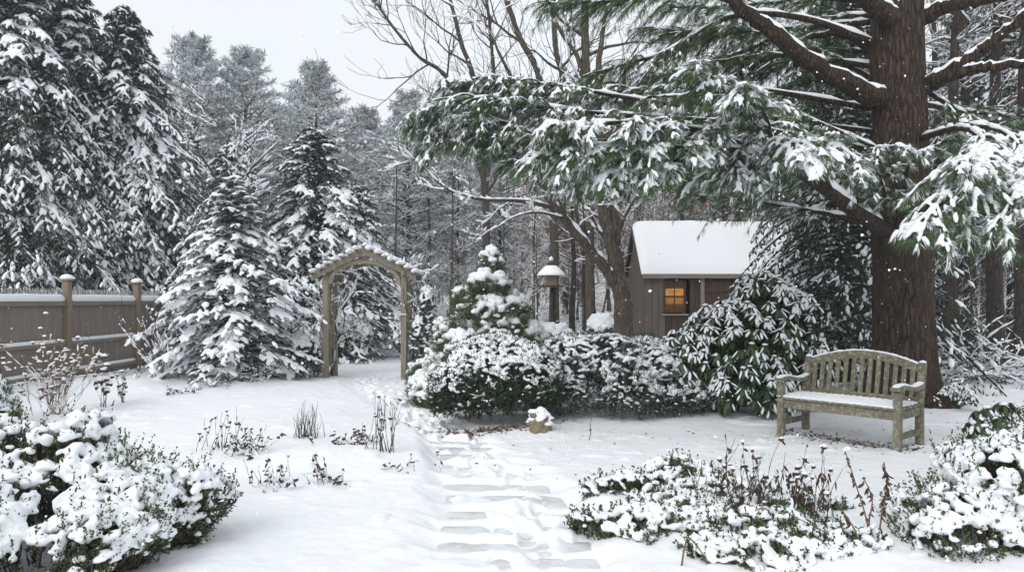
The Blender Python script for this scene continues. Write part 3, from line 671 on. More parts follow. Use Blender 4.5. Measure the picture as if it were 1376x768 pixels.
# rusty-leaved beech thickets behind the shed
def beech(x, d, H, seed, label):
    rs = RS(seed); X = (x - HX) / F * d; o = empty('beech_tree', (X, d, gz(X, d) - .05), label, 'tree', 'rusty beeches behind the shed'); out = []
    for j in range(3): grow(rs, (0, 0, 0), (rs.randn() * .25, rs.randn() * .25, 1), H * .6, .06, 3, out, (4, 5), .1, .12, .8, .62)
    g, s = branches_geo(out, rs, 4, .008, .8); g.obj('trunk', M['bark_grey'], o); s.obj('snow', M['snow_far'], o)
    tips = np.concatenate([p[0][3:] for p in out if p[2] <= 1]); tips = tips[rs.randint(0, len(tips), 5200)] + rs.randn(5200, 3) * .14
    f = G(); leaves(f, tips, rs.randn(5200, 3) - UP, rs.randn(5200, 3), .11, .06); f.obj('crown', M['beech_leaf'], o, False)
for i, (x, d, H, lb) in enumerate(((850, 31, 8.6, 'rusty-leaved beech left of the shed gable'), (905, 33, 9, 'rusty-leaved beech above the left end of the shed roof'), (965, 32, 8.6, 'rusty-leaved beech above the middle of the shed roof'), (700, 40, 6, 'rusty-leaved beech left of the bird feeder, deep in the woods'), (1255, 38, 6, 'rusty-leaved beech deep behind the great pine'), (806, 35, 8, 'rusty-leaved beech behind the leaning tree'), (1318, 31, 4.2, 'low rusty beech between the dark trunks at the right'))):
    beech(x, d, H, 60 + i, lb)

# ------------------------------------------------------------------ the great pine
def trunk_geo(pts, rad, sides=40, seed=0, rough=.045):
    rs = RS(seed); n = 70; P = spline(pts, n); Rr = np.interp(np.linspace(0, 1, n), np.linspace(0, 1, len(rad)), rad)
    a = np.arange(sides) * 2 * math.pi / sides; V = []
    for i in range(n):
        z = P[i, 2]; fl = 1 + .42 * np.exp(-max(z, 0) / .30) * (1 + .5 * np.sin(a * 5 + 1)) + .1 * np.exp(-max(z, 0) / 1.2)
        rid = 1 + rough * (vnoise(a * 4.8 + seed, np.full(sides, z * .9), 3) - .5) * 2 + rough * .6 * (vnoise(a * 9, np.full(sides, z * 2.2), 6) - .5) * 2
        r = Rr[i] * fl * rid; V.append(np.c_[P[i, 0] + r * np.cos(a), P[i, 1] + r * np.sin(a), np.full(sides, z)])
    g = G(); k = np.arange(n - 1)[:, None] * sides; j = np.arange(sides)
    q = np.stack(np.broadcast_arrays(k + j, k + (j + 1) % sides, k + sides + (j + 1) % sides, k + sides + j), -1).reshape(-1, 4)
    return g.add(np.concatenate(V), q=q)

def bough(rs, pts, r0, s0=.15, tl=.75, step=.085, snowp=.8, big=1.0, nn=30, nl=.13, hang=.5, foliage=True, w_r=None):
    P = spline(pts, 30); L = np.linalg.norm(np.diff(P, axis=0), axis=1).sum(); wood = G(); fol = G(); lump = G()
    Rr = r0 * .8 * (1 - .8 * np.linspace(0, 1, 30)) + .006; tubes(wood, P, Rr, 8)
    ns = G(); snow_on(ns, P, Rr, rs, .9, 0, .85, .85)
    n = int(L * (1 - s0) / step); S = np.sort(rs.uniform(s0, 1, n)); S[-4:] = 1 - rs.rand(min(4, n)) * .04 if n >= 4 else 1
    I = S * 28.99; i0 = I.astype(int); f = (I - i0)[:, None]; B = P[i0] * (1 - f) + P[i0 + 1] * f; T = nz(P[i0 + 1] - P[i0])
    side = rot_side(nz(T * [1, 1, 0] + 1e-4)) * np.where(np.arange(n) % 2, 1, -1)[:, None]
    ang = R_(50) - R_(30) * S[:, None] + rs.randn(n, 1) * .22
    td = nz(T * np.cos(ang) + side * np.sin(ang) + UP * (rs.randn(n, 1) * .22 + .06))
    tlen = tl * (1.05 - .62 * S) * rs.uniform(.55, 1.2, n)
    K = 9; u = np.linspace(.12, 1, K)[None]; hg = hang * rs.uniform(.5, 1.4, (n, 1))
    TP = B[:, None] + td[:, None] * (tlen[:, None] * u)[..., None] - UP * (tlen[:, None] * hg * u ** 2)[..., None]
    TW = np.concatenate([B[:, None], TP], 1); tubes(wood, TW, .006 * (1.2 - np.linspace(0, 1, K + 1))[None] * np.ones((n, 1)) + .0025, 4)
    TT = nz(td[:, None] - UP * (2 * hg * u)[..., None])
    sd2 = rot_side(TT) * np.where(np.arange(K) % 2, 1, -1)[None, :, None]
    q = rs.uniform(.25, .9, (n, K, 1)) * np.where(u[..., None] > .95, .1, 1); tdir = nz(TT * .75 + sd2 * q - UP * rs.uniform(.05, .4, (n, K, 1)))
    tip = TP + tdir * (.03 + .07 * rs.rand(n, K, 1))
    tp = tip.reshape(-1, 3); tdv = tdir.reshape(-1, 3); m = len(tp)
    if nn:
        off = rs.rand(m, nn, 1) * -.09; D = nz(tdv[:, None] + rs.randn(m, nn, 3) * .4 - UP * .28)
        blades(fol, tp[:, None] + tdv[:, None] * off, D, nl * rs.uniform(.7, 1.15, m * nn), .0044, rs)
    on = rs.rand(m) < snowp * (.35 + .85 * noise3(tp, 2.3, 7)) * 1.05
    kk = rs.uniform(.5, 1.0, m) * (1 + .45 * sst(.5, .7, noise3(tp, 1.9, 17))) * big
    sz = np.stack([.066 * kk, .025 * kk, .02 * kk], -1); cen = tp + tdv * .035 + UP * (.018 + .012 * kk)[:, None] * (1 - .0)
    sdv = nz(tdv - UP * .25); lumps(lump, cen[on], sdv[on], sz[on], rs, 0, .14)
    fan = on & (rs.rand(m) < .4)
    for sg in (-1, 1):
        d2 = nz(sdv + rot_side(sdv) * sg * rs.uniform(.4, .9, (m, 1)) - UP * .2); lumps(lump, (cen + d2 * .03 * kk[:, None])[fan], d2[fan], sz[fan] * [.85, .85, .8], rs, 0, .14)
    at = (rs.rand(n, K) < snowp * .75); tk = rs.uniform(.6, 1.2, (n, K)) * big
    lumps(lump, (TP + UP * .012)[at], TT[at], np.stack([.06 * tk + tlen[:, None] / K * .45, .024 * tk, .02 * tk], -1)[at], rs, 0, .1)
    capk = on & (rs.rand(m) < .5); lumps(lump, (cen - tdv * .02)[capk], sdv[capk], (np.array([.04, .034, .023]) * kk[:, None])[capk], rs, 0, .14)
    sn = remesh(lump, .0095, 2).merge(ns) if lump.n else ns
    if nn and on.any():
        w = np.where(on | (rs.rand(m) < snowp * .25))[0]; q8 = 12; D = nz(tdv[w][:, None] + rs.randn(len(w), q8, 3) * .34 - UP * .2)
        blades(sn, tp[w][:, None] + UP * .008 + tdv[w][:, None] * rs.rand(len(w), q8, 1) * -.06, D, nl * rs.uniform(.6, 1.05, len(w) * q8), .0065, rs)
    return wood, fol, sn

TX, TD = 5.58, 10.6
pine_root = empty('pine_tree', (TX, TD, gz(TX, TD)), 'huge old pine with furrowed brown trunk behind the bench', 'pine tree')
pz = np.array([TX, TD, gz(TX, TD)])
tg = trunk_geo([(0, 0, -.2), (0.0, 0, .8), (-.02, 0, 2.0), (-.04, .02, 3.2), (-.05, .05, 4.6), (-.03, .1, 6.5), (.1, .1, 9.5)], [.385, .38, .375, .37, .355, .32, .22], 64, 3, .07)
tg.obj('trunk', M['bark_pine'], pine_root)
def pine_limb(name, seed, pts, r0, **k):
    rs = RS(seed); w, f, s = bough(rs, np.array([px(*p) for p in pts]) - pz, r0, **k)
    o = w.obj(name, M['bark_pine'], pine_root)
    if f.n: f.obj('needles', M['pine'], o, False)
    if s.n: s.obj('snow', M['snow'], o)
BR = dict(snowp=.6, big=1.0, tl=.62, step=.06)
LF = dict(snowp=.58, big=.85, tl=.8, step=.06)
DK = dict(snowp=.14, big=.7, tl=1.0, step=.055, nn=20, nl=.13)
UN = dict(snowp=.14, big=.8, tl=.75, step=.055, nn=22, nl=.13, hang=.7)
MD = dict(snowp=.6, big=.8, tl=.5, step=.075)
LIMBS = [
    ([(1188, 308, 10.3), (1150, 285, 9.8), (1110, 255, 9.3), (1060, 225, 8.7), (1000, 205, 8.0), (930, 195, 7.5)], .13, dict(s0=.55, **BR)),
    ([(1050, 222, 8.6), (1010, 165, 7.9), (965, 112, 7.3), (938, 92, 7.0)], .03, dict(s0=.3, **BR)),
    ([(1050, 222, 8.6), (960, 180, 7.7), (850, 165, 7.2), (752, 168, 6.9)], .035, BR),
    ([(1030, 215, 8.3), (930, 200, 7.5), (830, 198, 7.1), (725, 208, 6.9)], .03, BR),
    ([(1055, 225, 8.6), (990, 222, 7.9), (900, 228, 7.4), (822, 232, 7.1)], .03, dict(BR, snowp=.7)),
    ([(1040, 205, 8.4), (1030, 160, 7.6), (1015, 130, 7.1), (1000, 122, 6.8)], .025, dict(BR, tl=.5)),
    ([(1090, 240, 9.0), (1065, 205, 8.0), (1062, 190, 7.4), (1085, 205, 7.0)], .025, dict(BR, tl=.5)),
    ([(1120, 262, 9.4), (1100, 210, 8.6), (1112, 190, 8.1), (1150, 212, 7.8)], .025, dict(BR, tl=.5, big=.95)),
    ([(1195, 205, 10.7), (950, 165, 10.2), (780, 150, 9.6), (640, 132, 9.2), (568, 148, 9.0)], .04, dict(s0=.4, **LF)),
    ([(1195, 230, 10.8), (900, 195, 10.3), (760, 188, 9.8), (650, 180, 9.4), (590, 178, 9.2)], .035, dict(s0=.4, **LF)),
    ([(1195, 180, 10.8), (900, 140, 10.5), (760, 118, 10), (665, 108, 9.7), (605, 112, 9.5)], .035, dict(s0=.4, **LF)),
    ([(880, 165, 10.3), (790, 205, 9.9), (720, 215, 9.7), (672, 200, 9.5)], .03, LF),
    ([(1000, 165, 10.5), (870, 205, 10.2), (800, 235, 9.8)], .03, dict(LF, snowp=.4)),
    ([(1195, 150, 10.8), (1010, 120, 10.9), (880, 120, 10.8), (770, 128, 10.6)], .05, dict(s0=.3, **dict(LF, snowp=.5))),
    ([(1180, 60, 10.7), (1080, 25, 11), (985, 22, 11.2), (900, 68, 11.3), (850, 84, 11.4), (800, 100, 11.4)], .06, dict(s0=.3, **DK)),
    ([(1180, 5, 10.8), (1000, -15, 11.3), (850, 0, 11.6), (735, 5, 11.8)], .05, dict(s0=.2, **DK)),
    ([(1180, 90, 10.9), (1050, 75, 11.3), (960, 85, 11.5), (870, 105, 11.6)], .05, dict(s0=.15, **DK)),
    ([(1170, 30, 11), (1050, 40, 11.6), (960, 45, 11.9), (880, 40, 12)], .05, dict(s0=.1, **DK)),
    ([(1170, -10, 11.2), (1080, 0, 12), (980, 10, 12.4), (900, 10, 12.6)], .05, dict(s0=.1, **DK)),
    ([(1175, 120, 11), (1100, 110, 11.6), (1030, 130, 12), (960, 150, 12.2)], .05, dict(s0=.1, **DK)),
    ([(1240, 185, 10.3), (1290, 172, 8.8), (1322, 190, 7.3), (1302, 228, 6.5)], .05, dict(s0=.55, **BR)),
    ([(1290, 165, 8.8), (1350, 178, 7.6), (1378, 215, 6.8), (1372, 262, 6.4)], .03, dict(s0=.3, **BR)),
    ([(1322, 190, 7.3), (1290, 240, 6.7), (1250, 288, 6.4)], .025, BR),
    ([(1340, 185, 7.5), (1390, 230, 6.9), (1345, 290, 6.4)], .025, BR),
    ([(1330, 200, 7.2), (1320, 240, 6.7), (1300, 300, 6.5)], .02, dict(BR, tl=.45)),
    ([(1195, 300, 10.2), (1180, 235, 9.6), (1135, 195, 9.2)], .03, MD),
    ([(1215, 285, 10.2), (1222, 220, 9.5), (1268, 190, 9.2)], .03, MD),
    ([(1205, 250, 10.2), (1175, 205, 9.6), (1212, 195, 9.1)], .03, MD),
    ([(1235, 255, 10.2), (1290, 225, 9.5), (1345, 215, 9.1)], .03, MD),
    ([(1240, 120, 10.6), (1320, 165, 10.2), (1400, 185, 9.8)], .04, dict(MD, tl=.7)),
    ([(1180, 240, 10.4), (1080, 205, 10), (960, 195, 9.7), (860, 205, 9.4), (760, 215, 9.2)], .03, dict(s0=.15, **UN)),
    ([(1180, 220, 10.4), (1060, 180, 10), (940, 160, 9.7), (840, 165, 9.4), (740, 175, 9.2)], .03, dict(s0=.15, **UN)),
    ([(1120, 250, 9.6), (1040, 225, 9.3), (960, 225, 9), (880, 225, 8.8)], .03, dict(s0=.1, **UN)),
    ([(1180, 200, 10.5), (1060, 150, 10.3), (960, 130, 10.1), (870, 130, 9.9)], .03, dict(s0=.15, **UN)),
    ([(860, 190, 9.8), (760, 195, 9.5), (680, 165, 9.3), (600, 150, 9.1)], .025, dict(UN, snowp=.5)),
    ([(1180, 235, 10.3), (1120, 205, 9.8), (1060, 190, 9.6), (1010, 180, 9.4)], .025, dict(UN, snowp=.5)),
    ([(1180, 110, 11), (1080, 60, 11.2), (980, 40, 11.4), (900, 45, 11.5)], .04, dict(s0=.1, **DK)),
    ([(1180, 70, 11.2), (1120, 70, 11.6), (1030, 90, 11.9), (940, 110, 12.1), (860, 130, 12.2)], .04, dict(s0=.05, **DK)),
    ([(1180, 20, 11.2), (1090, 30, 11.8), (1000, 70, 12.2), (930, 90, 12.4)], .04, dict(s0=.05, **DK)),
    ([(1240, 140, 10.9), (1300, 150, 11.2), (1370, 160, 11.3), (1430, 190, 11.3)], .04, dict(s0=.1, **dict(DK, snowp=.35))),
    ([(1180, 300, 10.8), (1100, 285, 11.4), (1010, 270, 12), (930, 262, 12.3)], .05, dict(s0=.3, **dict(DK, snowp=.3))),
    ([(1185, 250, 10.9), (1110, 235, 11.6), (1020, 245, 12.1), (900, 235, 12.4)], .05, dict(s0=.2, **dict(DK, snowp=.3))),
]
for i, (p, r, k) in enumerate(LIMBS): pine_limb('bough', 200 + i, p, r, **k)
# the heavy bare limbs near the top of the trunk
for i, (p, r) in enumerate((([(1192, 138, 10.6), (1150, 118, 10.3), (1095, 88, 10.0), (1040, 45, 9.8), (990, 8, 9.7), (940, -40, 9.6)], .15), ([(1228, 125, 10.6), (1275, 98, 10.2), (1325, 62, 9.9), (1385, 15, 9.6)], .12), ([(1238, 118, 10.5), (1290, 98, 10.1), (1335, 90, 9.8), (1400, 86, 9.5)], .095),
                            ([(1215, 40, 10.6), (1180, 12, 10.3), (1140, -20, 10.0), (1090, -60, 9.8)], .16), ([(1235, 25, 10.6), (1290, 5, 10.3), (1400, -12, 10.0)], .12), ([(1195, 80, 10.8), (1120, 45, 11.2), (1040, 75, 11.6), (960, 120, 11.9)], .06))):
    P = spline([px(*q) for q in p], 30) - pz; rs = RS(300 + i); P[3:] += rs.randn(27, 3) * .012; Rr = r * (1 - .55 * np.linspace(0, 1, 30)) + .25 * r * np.exp(-np.linspace(0, 1, 30) * 14)
    g = G(); tubes(g, P, Rr, 14); o = g.obj('limb', M['bark_pine'], pine_root)
    s = G(); T = nz(np.gradient(P, axis=0)); w = (.55 + .3 * rs.rand(30)); w[0] = .3; tubes(s, P + UP * (Rr * .62)[:, None], Rr * w, 8); s.obj('snow', M['snow'], o)

# ------------------------------------------------------------------ shrubs
def ell_pts(rs, c, r, n, zmin=-.35, lump=.16, fr=2.4, seed=0):
    i = np.arange(n) + .5; z = 1 - (1 - zmin) * i / n; a = i * 2.39996 + rs.randn(n) * .2; s = np.sqrt(1 - z * z)
    d = np.c_[s * np.cos(a), s * np.sin(a), z]; d = nz(d + rs.randn(n, 3) * .05); r = np.asarray(r, float)
    k = 1 + lump * 2 * (noise3(d * r + c, fr, seed) - .5) * 1.6
    return np.asarray(c) + d * r * k[:, None], nz(d / r)
def shrub(seed, ells, n, nleaf=12, llen=.03, lwid=.014, twl=.1, snowp=.8, ssz=(.06, .05, .035), voxel=.011, zcut=-.1, lump=.16, fr=2.4, broad=False, core=.8, upw=.6, snowmin=-.15, droop=0., noisef=3.0, sprig=0.0, merge=0.0):
    rs = RS(seed); Ps = []; Ns = []
    vol = np.array([(e[1][0] * e[1][1] + e[1][0] * e[1][2]) for e in ells]); cnt = (n * vol / vol.sum()).astype(int)
    for e, m in zip(ells, cnt):
        p, nn_ = ell_pts(rs, e[0], e[1], m, -.5, lump, fr, seed); keep = np.ones(m, bool)
        for o in ells:
            if o is not e: keep &= (((p - o[0]) / np.asarray(o[1])) ** 2).sum(1) > .8
        keep &= p[:, 2] > zcut; Ps.append(p[keep]); Ns.append(nn_[keep])
    P = np.concatenate(Ps); N = np.concatenate(Ns); m = len(P); fol = G(); wood = G(); lum = G()
    td = nz(N * .75 + UP * upw + rs.randn(m, 3) * .28); tl = twl * rs.uniform(.6, 1.5, m); B = P - td * (tl * .7)[:, None]
    tubes(wood, np.stack([P - N * .3 * np.asarray(ells[0][1]).min() - UP * .05, B, B + td * tl[:, None]], 1), np.array([[.006, .004, .0015]]) * np.ones((m, 1)), 3)
    for sc, off, kk in ((1.0, 0, nleaf), (1.25, -core * .35 * np.asarray(ells[0][1]).min(), max(3, nleaf // 2))):
        u = rs.rand(m, kk, 1) * 1.12; pos = B[:, None] + td[:, None] * tl[:, None, None] * u + N[:, None] * off * rs.uniform(.5, 1, (m, kk, 1)); D = nz(td[:, None] * .55 + rs.randn(m, kk, 3) * .6 + N[:, None] * .15 - UP * droop)
        if broad: leaves(fol, pos, D, UP + rs.randn(m, kk, 3) * .5, llen * sc * rs.uniform(.7, 1.2, m * kk), lwid * sc, .15)
        else: blades(fol, pos, D, llen * sc * rs.uniform(.7, 1.3, m * kk), lwid * sc, rs)
    if sprig:
        ks = rs.rand(m) < sprig; ms = ks.sum(); Q = B[ks]; td2 = nz(td[ks] + UP * .3 + rs.randn(ms, 3) * .15); kk = nleaf + 4
        u = rs.uniform(.5, 1.75, (ms, kk, 1)); pos = Q[:, None] + td2[:, None] * tl[ks][:, None, None] * u; D = nz(td2[:, None] * .8 + rs.randn(ms, kk, 3) * .5)
        (leaves(fol, pos, D, UP + rs.randn(ms, kk, 3) * .5, llen * rs.uniform(.7, 1.1, ms * kk), lwid, .15) if broad else blades(fol, pos, D, llen * rs.uniform(.7, 1.2, ms * kk), lwid, rs))
    cl = noise3(P, noisef, 5); pr = snowp * sst(snowmin, .45, N[:, 2]) * (.35 + 1.1 * sst(.3, .6, cl)); on = rs.rand(m) < pr
    k = rs.uniform(.5, 1.6, m) * (.72 + .5 * sst(-.1, .8, N[:, 2])); cen = B + td * (tl * .7)[:, None] + UP * (ssz[2] * .4 * k)[:, None]
    tang = nz(rot_side(N) * rs.randn(m, 1) + td * .7 * [1, 1, .35] + 1e-3)
    lumps(lum, cen[on], tang[on], (np.array(ssz) * k[:, None])[on], rs, 0, .14, flat=.7)
    if merge:
        big_ = on & (rs.rand(m) < merge); lumps(lum, (cen - UP * ssz[2] * .35)[big_], tang[big_], (np.array(ssz) * [1.6, 1.7, .95] * k[:, None])[big_], rs, 0, .12, flat=.5)
    sn = (remesh(lum, voxel, 4) if voxel else lum) if lum.n else lum
    fol.merge(bw_mat(wood, 1)); return fol, sn
def put_shrub(name, label, cat, loc, fs, fmat, group=None, rz=0):
    o = empty(name, (loc[0], loc[1], gz(loc[0], loc[1]) - .03), label, cat, group, rz)
    fs[0].obj('foliage', [M[fmat], M['stem_dark']], o, False)
    if fs[1].n: fs[1].obj('snow', M['snow'], o)
    return o
# boxwoods in front
put_shrub('boxwood_shrub', 'big boxwood heaped with thick snow at the lower left', 'shrub', (-3.25, 4.75), shrub(101, [((.05, -.1, .22), (1.15, .85, .50)), ((-.75, .25, .25), (.95, .85, .56)), ((.62, -.25, .15), (.62, .6, .42)), ((-1.6, .3, .3), (.8, .8, .6)), ((.1, -.6, .08), (1.0, .45, .42)), ((-.7, -.55, .1), (.7, .45, .45))], 13000, 13, .022, .011, .12, .84, (.036, .026, .025), .0085, snowmin=-.5, broad=True, fr=4.2, lump=.32, upw=.9, noisef=9, sprig=.2, merge=.08), 'box')
put_shrub('boxwood_shrub', 'boxwood heaped with snow at the lower right corner', 'shrub', (3.45, 5.0), shrub(102, [((.1, 0, .08), (.75, .7, .42)), ((-.4, -.15, .0), (.5, .45, .3)), ((.75, .1, .1), (.7, .7, .44))], 6000, 13, .022, .011, .12, .78, (.035, .025, .024), .0085, snowmin=-.5, broad=True, fr=4.4, lump=.34, upw=.9, noisef=9, sprig=.22, merge=.07), 'box')
# clipped yew and the spreading juniper hedge
put_shrub('yew_shrub', 'rounded dark yew speckled with snow right of the arbor path', 'shrub', (-.15, 9.75), shrub(103, [((0, 0, .5), (.85, .75, .64)), ((-.35, -.1, .42), (.6, .6, .5))], 3600, 12, .05, .012, .11, .8, (.034, .028, .023), .011, zcut=.02, lump=.12, snowmin=-.55, noisef=6), 'yew')
put_shrub('juniper_shrub', 'spreading juniper dusted with snow between the yew and the rhododendron', 'shrub', (1.45, 10.4), shrub(104, [((-.35, 0, .42), (.8, .7, .58)), ((.45, .05, .38), (.75, .7, .52)), ((.1, -.4, .25), (.7, .45, .36)), ((-.6, -.35, .3), (.5, .4, .42)), ((.75, -.35, .22), (.45, .4, .3))], 6500, 12, .06, .010, .15, .95, (.042, .024, .02), .0105, zcut=.02, lump=.28, snowmin=-.4, upw=.35, noisef=8), 'juniper')
put_shrub('small_shrub', 'low snow-domed shrub in front of the leaning tree', 'shrub', (1.0, 12.6), shrub(105, [((0, 0, .55), (.5, .45, .42))], 900, 10, .05, .012, .1, 1.0, (.11, .09, .05), .018, zcut=.02, snowmin=-.2), 'juniper')
put_shrub('small_shrub', 'small snow-capped evergreen shrub below the bird feeder', 'shrub', (.62, 12.2), shrub(106, [((0, 0, .75), (.38, .35, .4))], 800, 10, .05, .012, .1, .9, (.09, .07, .05), .016, zcut=.02), 'juniper')
put_shrub('small_shrub', 'snowy evergreen shrub at the left edge below the fence', 'shrub', (-6.68, 9.2), shrub(107, [((-.2, 0, .42), (.5, .4, .36)), ((.12, .1, .2), (.3, .3, .26))], 1500, 12, .045, .016, .1, .62, (.05, .04, .032), .012, sprig=.2, zcut=.02, broad=True), 'box')
put_shrub('small_shrub', 'snowy evergreen bush left of the shed wall', 'shrub', (2.5, 21), shrub(108, [((0, 0, .72), (.32, .3, .42))], 500, 10, .09, .03, .14, .8, (.11, .09, .06), .025, zcut=.02), 'juniper')
put_shrub('small_shrub', 'round twiggy shrub white with snow beyond the arbor', 'shrub', (-4.55, 19.5), shrub(109, [((0, 0, .55), (.8, .7, .62))], 1500, 6, .1, .02, .18, .95, (.09, .05, .04), .024, zcut=.02, snowmin=-.7), 'juniper')
# dwarf pine in tiers behind the yew
def dwarf_pine(seed, H, R, tiers):
    rs = RS(seed); e = ([((.78, -.1, .74), (.4, .36, .33)), ((1.1, .05, .5), (.36, .34, .3)), ((.5, -.2, .95), (.34, .32, .28))] if H > 2 else []) + [((0, 0, H - .3), (.22, .22, .3)), ((.05, 0, H - .75), (.34, .34, .3)), ((0, 0, H * .4), (R * .6, R * .6, H * .3))]
    for t, n in tiers:
        a0 = rs.rand() * 6
        for k in range(n):
            a = a0 + k * 6.283 / n + rs.randn() * .15; rr = R * (1 - t) ** .9 * rs.uniform(.8, 1.05); q = .22 + .13 * (1 - t) * rs.uniform(.8, 1.2)
            e.append(((rr * math.cos(a), rr * math.sin(a), .22 + (H - .5) * t + rs.randn() * .11), (q * 1.25, q * 1.25, q * .8)))
    return shrub(seed, e, 5200, 16, .075, .007, .1, 1.15, (.06, .05, .04), .015, zcut=.02, snowmin=.0, upw=.7, noisef=2, core=.5, lump=.36, sprig=.25)
put_shrub('dwarf_pine', 'golden green dwarf pine with rounded tiers of thick snow behind the yew', 'evergreen tree', (-.34, 12.0), dwarf_pine(111, 2.42, .9, ((.0, 8), (.2, 7), (.42, 6), (.62, 5), (.8, 3))), 'gold')
put_shrub('dwarf_pine', 'low golden green pine spreading left of the tiered dwarf pine', 'evergreen tree', (-.7, 11.7), dwarf_pine(112, 1.2, .42, ((.0, 6), (.4, 5), (.75, 3))), 'gold')

# rhododendron
def rhodo(seed, ells, n, snowp=.85, llen=.125, lw=.04):
    rs = RS(seed); Ps = []; Ns = []
    for c, r in ells:
        m = int(n * r[0] * r[2]); p, nn_ = ell_pts(rs, c, r, m, -.7, .2, 2.2, seed); k = p[:, 2] > .08
        for o in ells:
            if o[0] is not c: k &= (((p - o[0]) / np.asarray(o[1])) ** 2).sum(1) > .72
        Ps.append(p[k]); Ns.append(nn_[k])
    P = np.concatenate(Ps); N = np.concatenate(Ns); m = len(P); fol = G(); wood = G(); sn = G()
    ax = nz(N * .6 + UP * .7 + rs.randn(m, 3) * .15)
    tubes(wood, np.stack([P - N * .45 - UP * .3, P - N * .15 - UP * .08, P], 1), np.array([[.012, .008, .005]]) * np.ones((m, 1)), 4)
    for inner in (0, 1):
        K = 9; a = (np.arange(K) * 2 * math.pi / K)[None] + rs.rand(m, 1) * 6 + rs.randn(m, K) * .25
        e1 = nz(np.cross(ax, [0.3, .5, .1])); e2 = np.cross(ax, e1); rad = np.cos(a)[..., None] * e1[:, None] + np.sin(a)[..., None] * e2[:, None]
        D = nz(rad + ax[:, None] * rs.uniform(-.25, .25, (m, K, 1)) - UP * rs.uniform(.35, 1.15, (m, K, 1))); pos = P[:, None] + rad * .012 - inner * (N[:, None] * .22 + UP * .05)
        ll = llen * rs.uniform(.75, 1.2, (m, K)); nrm = nz(UP * 1.0 + ax[:, None] + rs.randn(m, K, 3) * .15)
        leaves(fol, pos, D, nrm, ll.ravel(), lw * rs.uniform(.85, 1.15, m * K), .28)
        if inner: continue
        on = (rs.rand(m, K) < snowp * (sst(-.35, .45, N[:, 2:]) * .75 + .25) * (.55 + .7 * sst(.35, .6, noise3(P, 2.5, 3)))[:, None])
        cen = pos + D * (ll * .52)[..., None] - UP * (ll * .28 * .28)[..., None] + nrm * .010; DD = nz(D - UP * .22)
        k = rs.uniform(.7, 1.1, (m, K)); lumps(sn, cen[on], DD[on], np.stack([ll * .44, lw * .5 * k, .016 * k], -1)[on], rs, 0, .08)
        cap = rs.rand(m) < snowp * sst(-.1, .5, N[:, 2]) * .9; lumps(sn, (P + UP * .012)[cap], np.c_[np.ones(cap.sum()), np.zeros(cap.sum()), np.zeros(cap.sum())], np.array([.045, .042, .022]), rs, 0, .12)
    fol.merge(bw_mat(wood, 1)); return fol, sn
put_shrub('rhododendron_shrub', 'large rhododendron with drooping snow-topped leaves left of the bench', 'shrub', (3.02, 10.3), rhodo(121, [((0.1, 0, .85), (.75, .6, .75)), ((.55, .1, 1.25), (.65, .55, .68)), ((-.55, -.1, .6), (.5, .45, .6)), ((.15, -.35, .4), (.7, .4, .42)), ((.85, .1, .62), (.5, .5, .6)), ((.82, .3, 1.3), (.42, .45, .5))], 360, .66, .15, .046), 'rhodo')
put_shrub('rhododendron_shrub', 'dark green rhododendron almost free of snow at the right edge', 'shrub', (4.85, 7.2), rhodo(122, [((0, 0, .28), (.42, .38, .32)), ((.45, .1, .3), (.4, .35, .34))], 380, .25, .11), 'rhodo')
put_shrub('low_shrub', 'low leafy plant at the foot of the great pine trunk', 'shrub', (6.0, 10.15), rhodo(123, [((0, 0, .15), (.3, .25, .2))], 500, .7, .08, .03), 'rhodo')

# dead shrubs and perennials
def twigs(seed, n, H, spread, r=.004, lev=2, m='stem', snow=1.0, kids=(2, 3), heads=0, hsz=.04, leafy=0, up=.2, cover=.8, foot=.0):
    rs = RS(seed); out = []
    for j in range(n):
        a = rs.rand() * 6.28; s = spread * math.sqrt(rs.rand()); grow(rs, (rs.randn() * (.04 * H + foot), rs.randn() * (.04 * H + foot * .6), -.01), (math.cos(a) * s, math.sin(a) * s, 1), H * rs.uniform(.4, 1.0), r, lev, out, kids, up, .1, .5, .5, 6)
    P = np.array([o[0] for o in out]); Rr = np.maximum(np.array([o[1] for o in out]), .0016); g = G(); tubes(g, P, Rr, 4)
    sn = G()
    if snow: snow_on(sn, P, Rr, rs, snow, 0, .75, cover)
    tips = np.array([o[0][-1] for o in out]); hd = G()
    if heads:
        t = tips[rs.rand(len(tips)) < heads]; lumps(hd, t, rs.randn(len(t), 3), np.array([hsz, hsz, hsz * .8]) * rs.uniform(.6, 1.2, (len(t), 1)), rs, 0, .25)
        lumps(sn, t + UP * hsz * .6, np.tile([[1., 0, 0]], (len(t), 1)), np.array([hsz, hsz * .95, hsz * .6]) * rs.uniform(.8, 1.3, (len(t), 1)), rs, 0, .12)
    if leafy:
        al = np.concatenate([o[0][2:] for o in out]); t = al[rs.randint(0, len(al), leafy)]; leaves(hd, t, rs.randn(leafy, 3) * .5 - UP, rs.randn(leafy, 3), rs.uniform(.03, .065, leafy), rs.uniform(.013, .028, leafy), .4)
    return g, sn, hd
def put_twigs(name, label, loc, gsh, m='stem', hm='brown_leaf', group=None, hname='leaves', cat='plant'):
    o = empty(name, (loc[0], loc[1], gz(loc[0], loc[1]) - .02), label, cat, group); gsh[0].obj('stems', M[m], o)
    if gsh[1].n: gsh[1].obj('snow', M['snow'], o)
    if gsh[2].n: gsh[2].obj(hname, M[hm], o, False)
    return o
def at(x, y):
    d = EYE * F / (y - HY); return ((x - HX) / F * d, d)
put_twigs('hydrangea_shrub', 'dead hydrangea with snow-capped brown flower heads below the fence', at(74, 556), twigs(131, 30, .85, 1.0, .005, 2, 'stem', .8, (2, 4), .3, .03, 30, foot=.05), 'stem', 'stem', None, 'flower_heads', 'shrub')
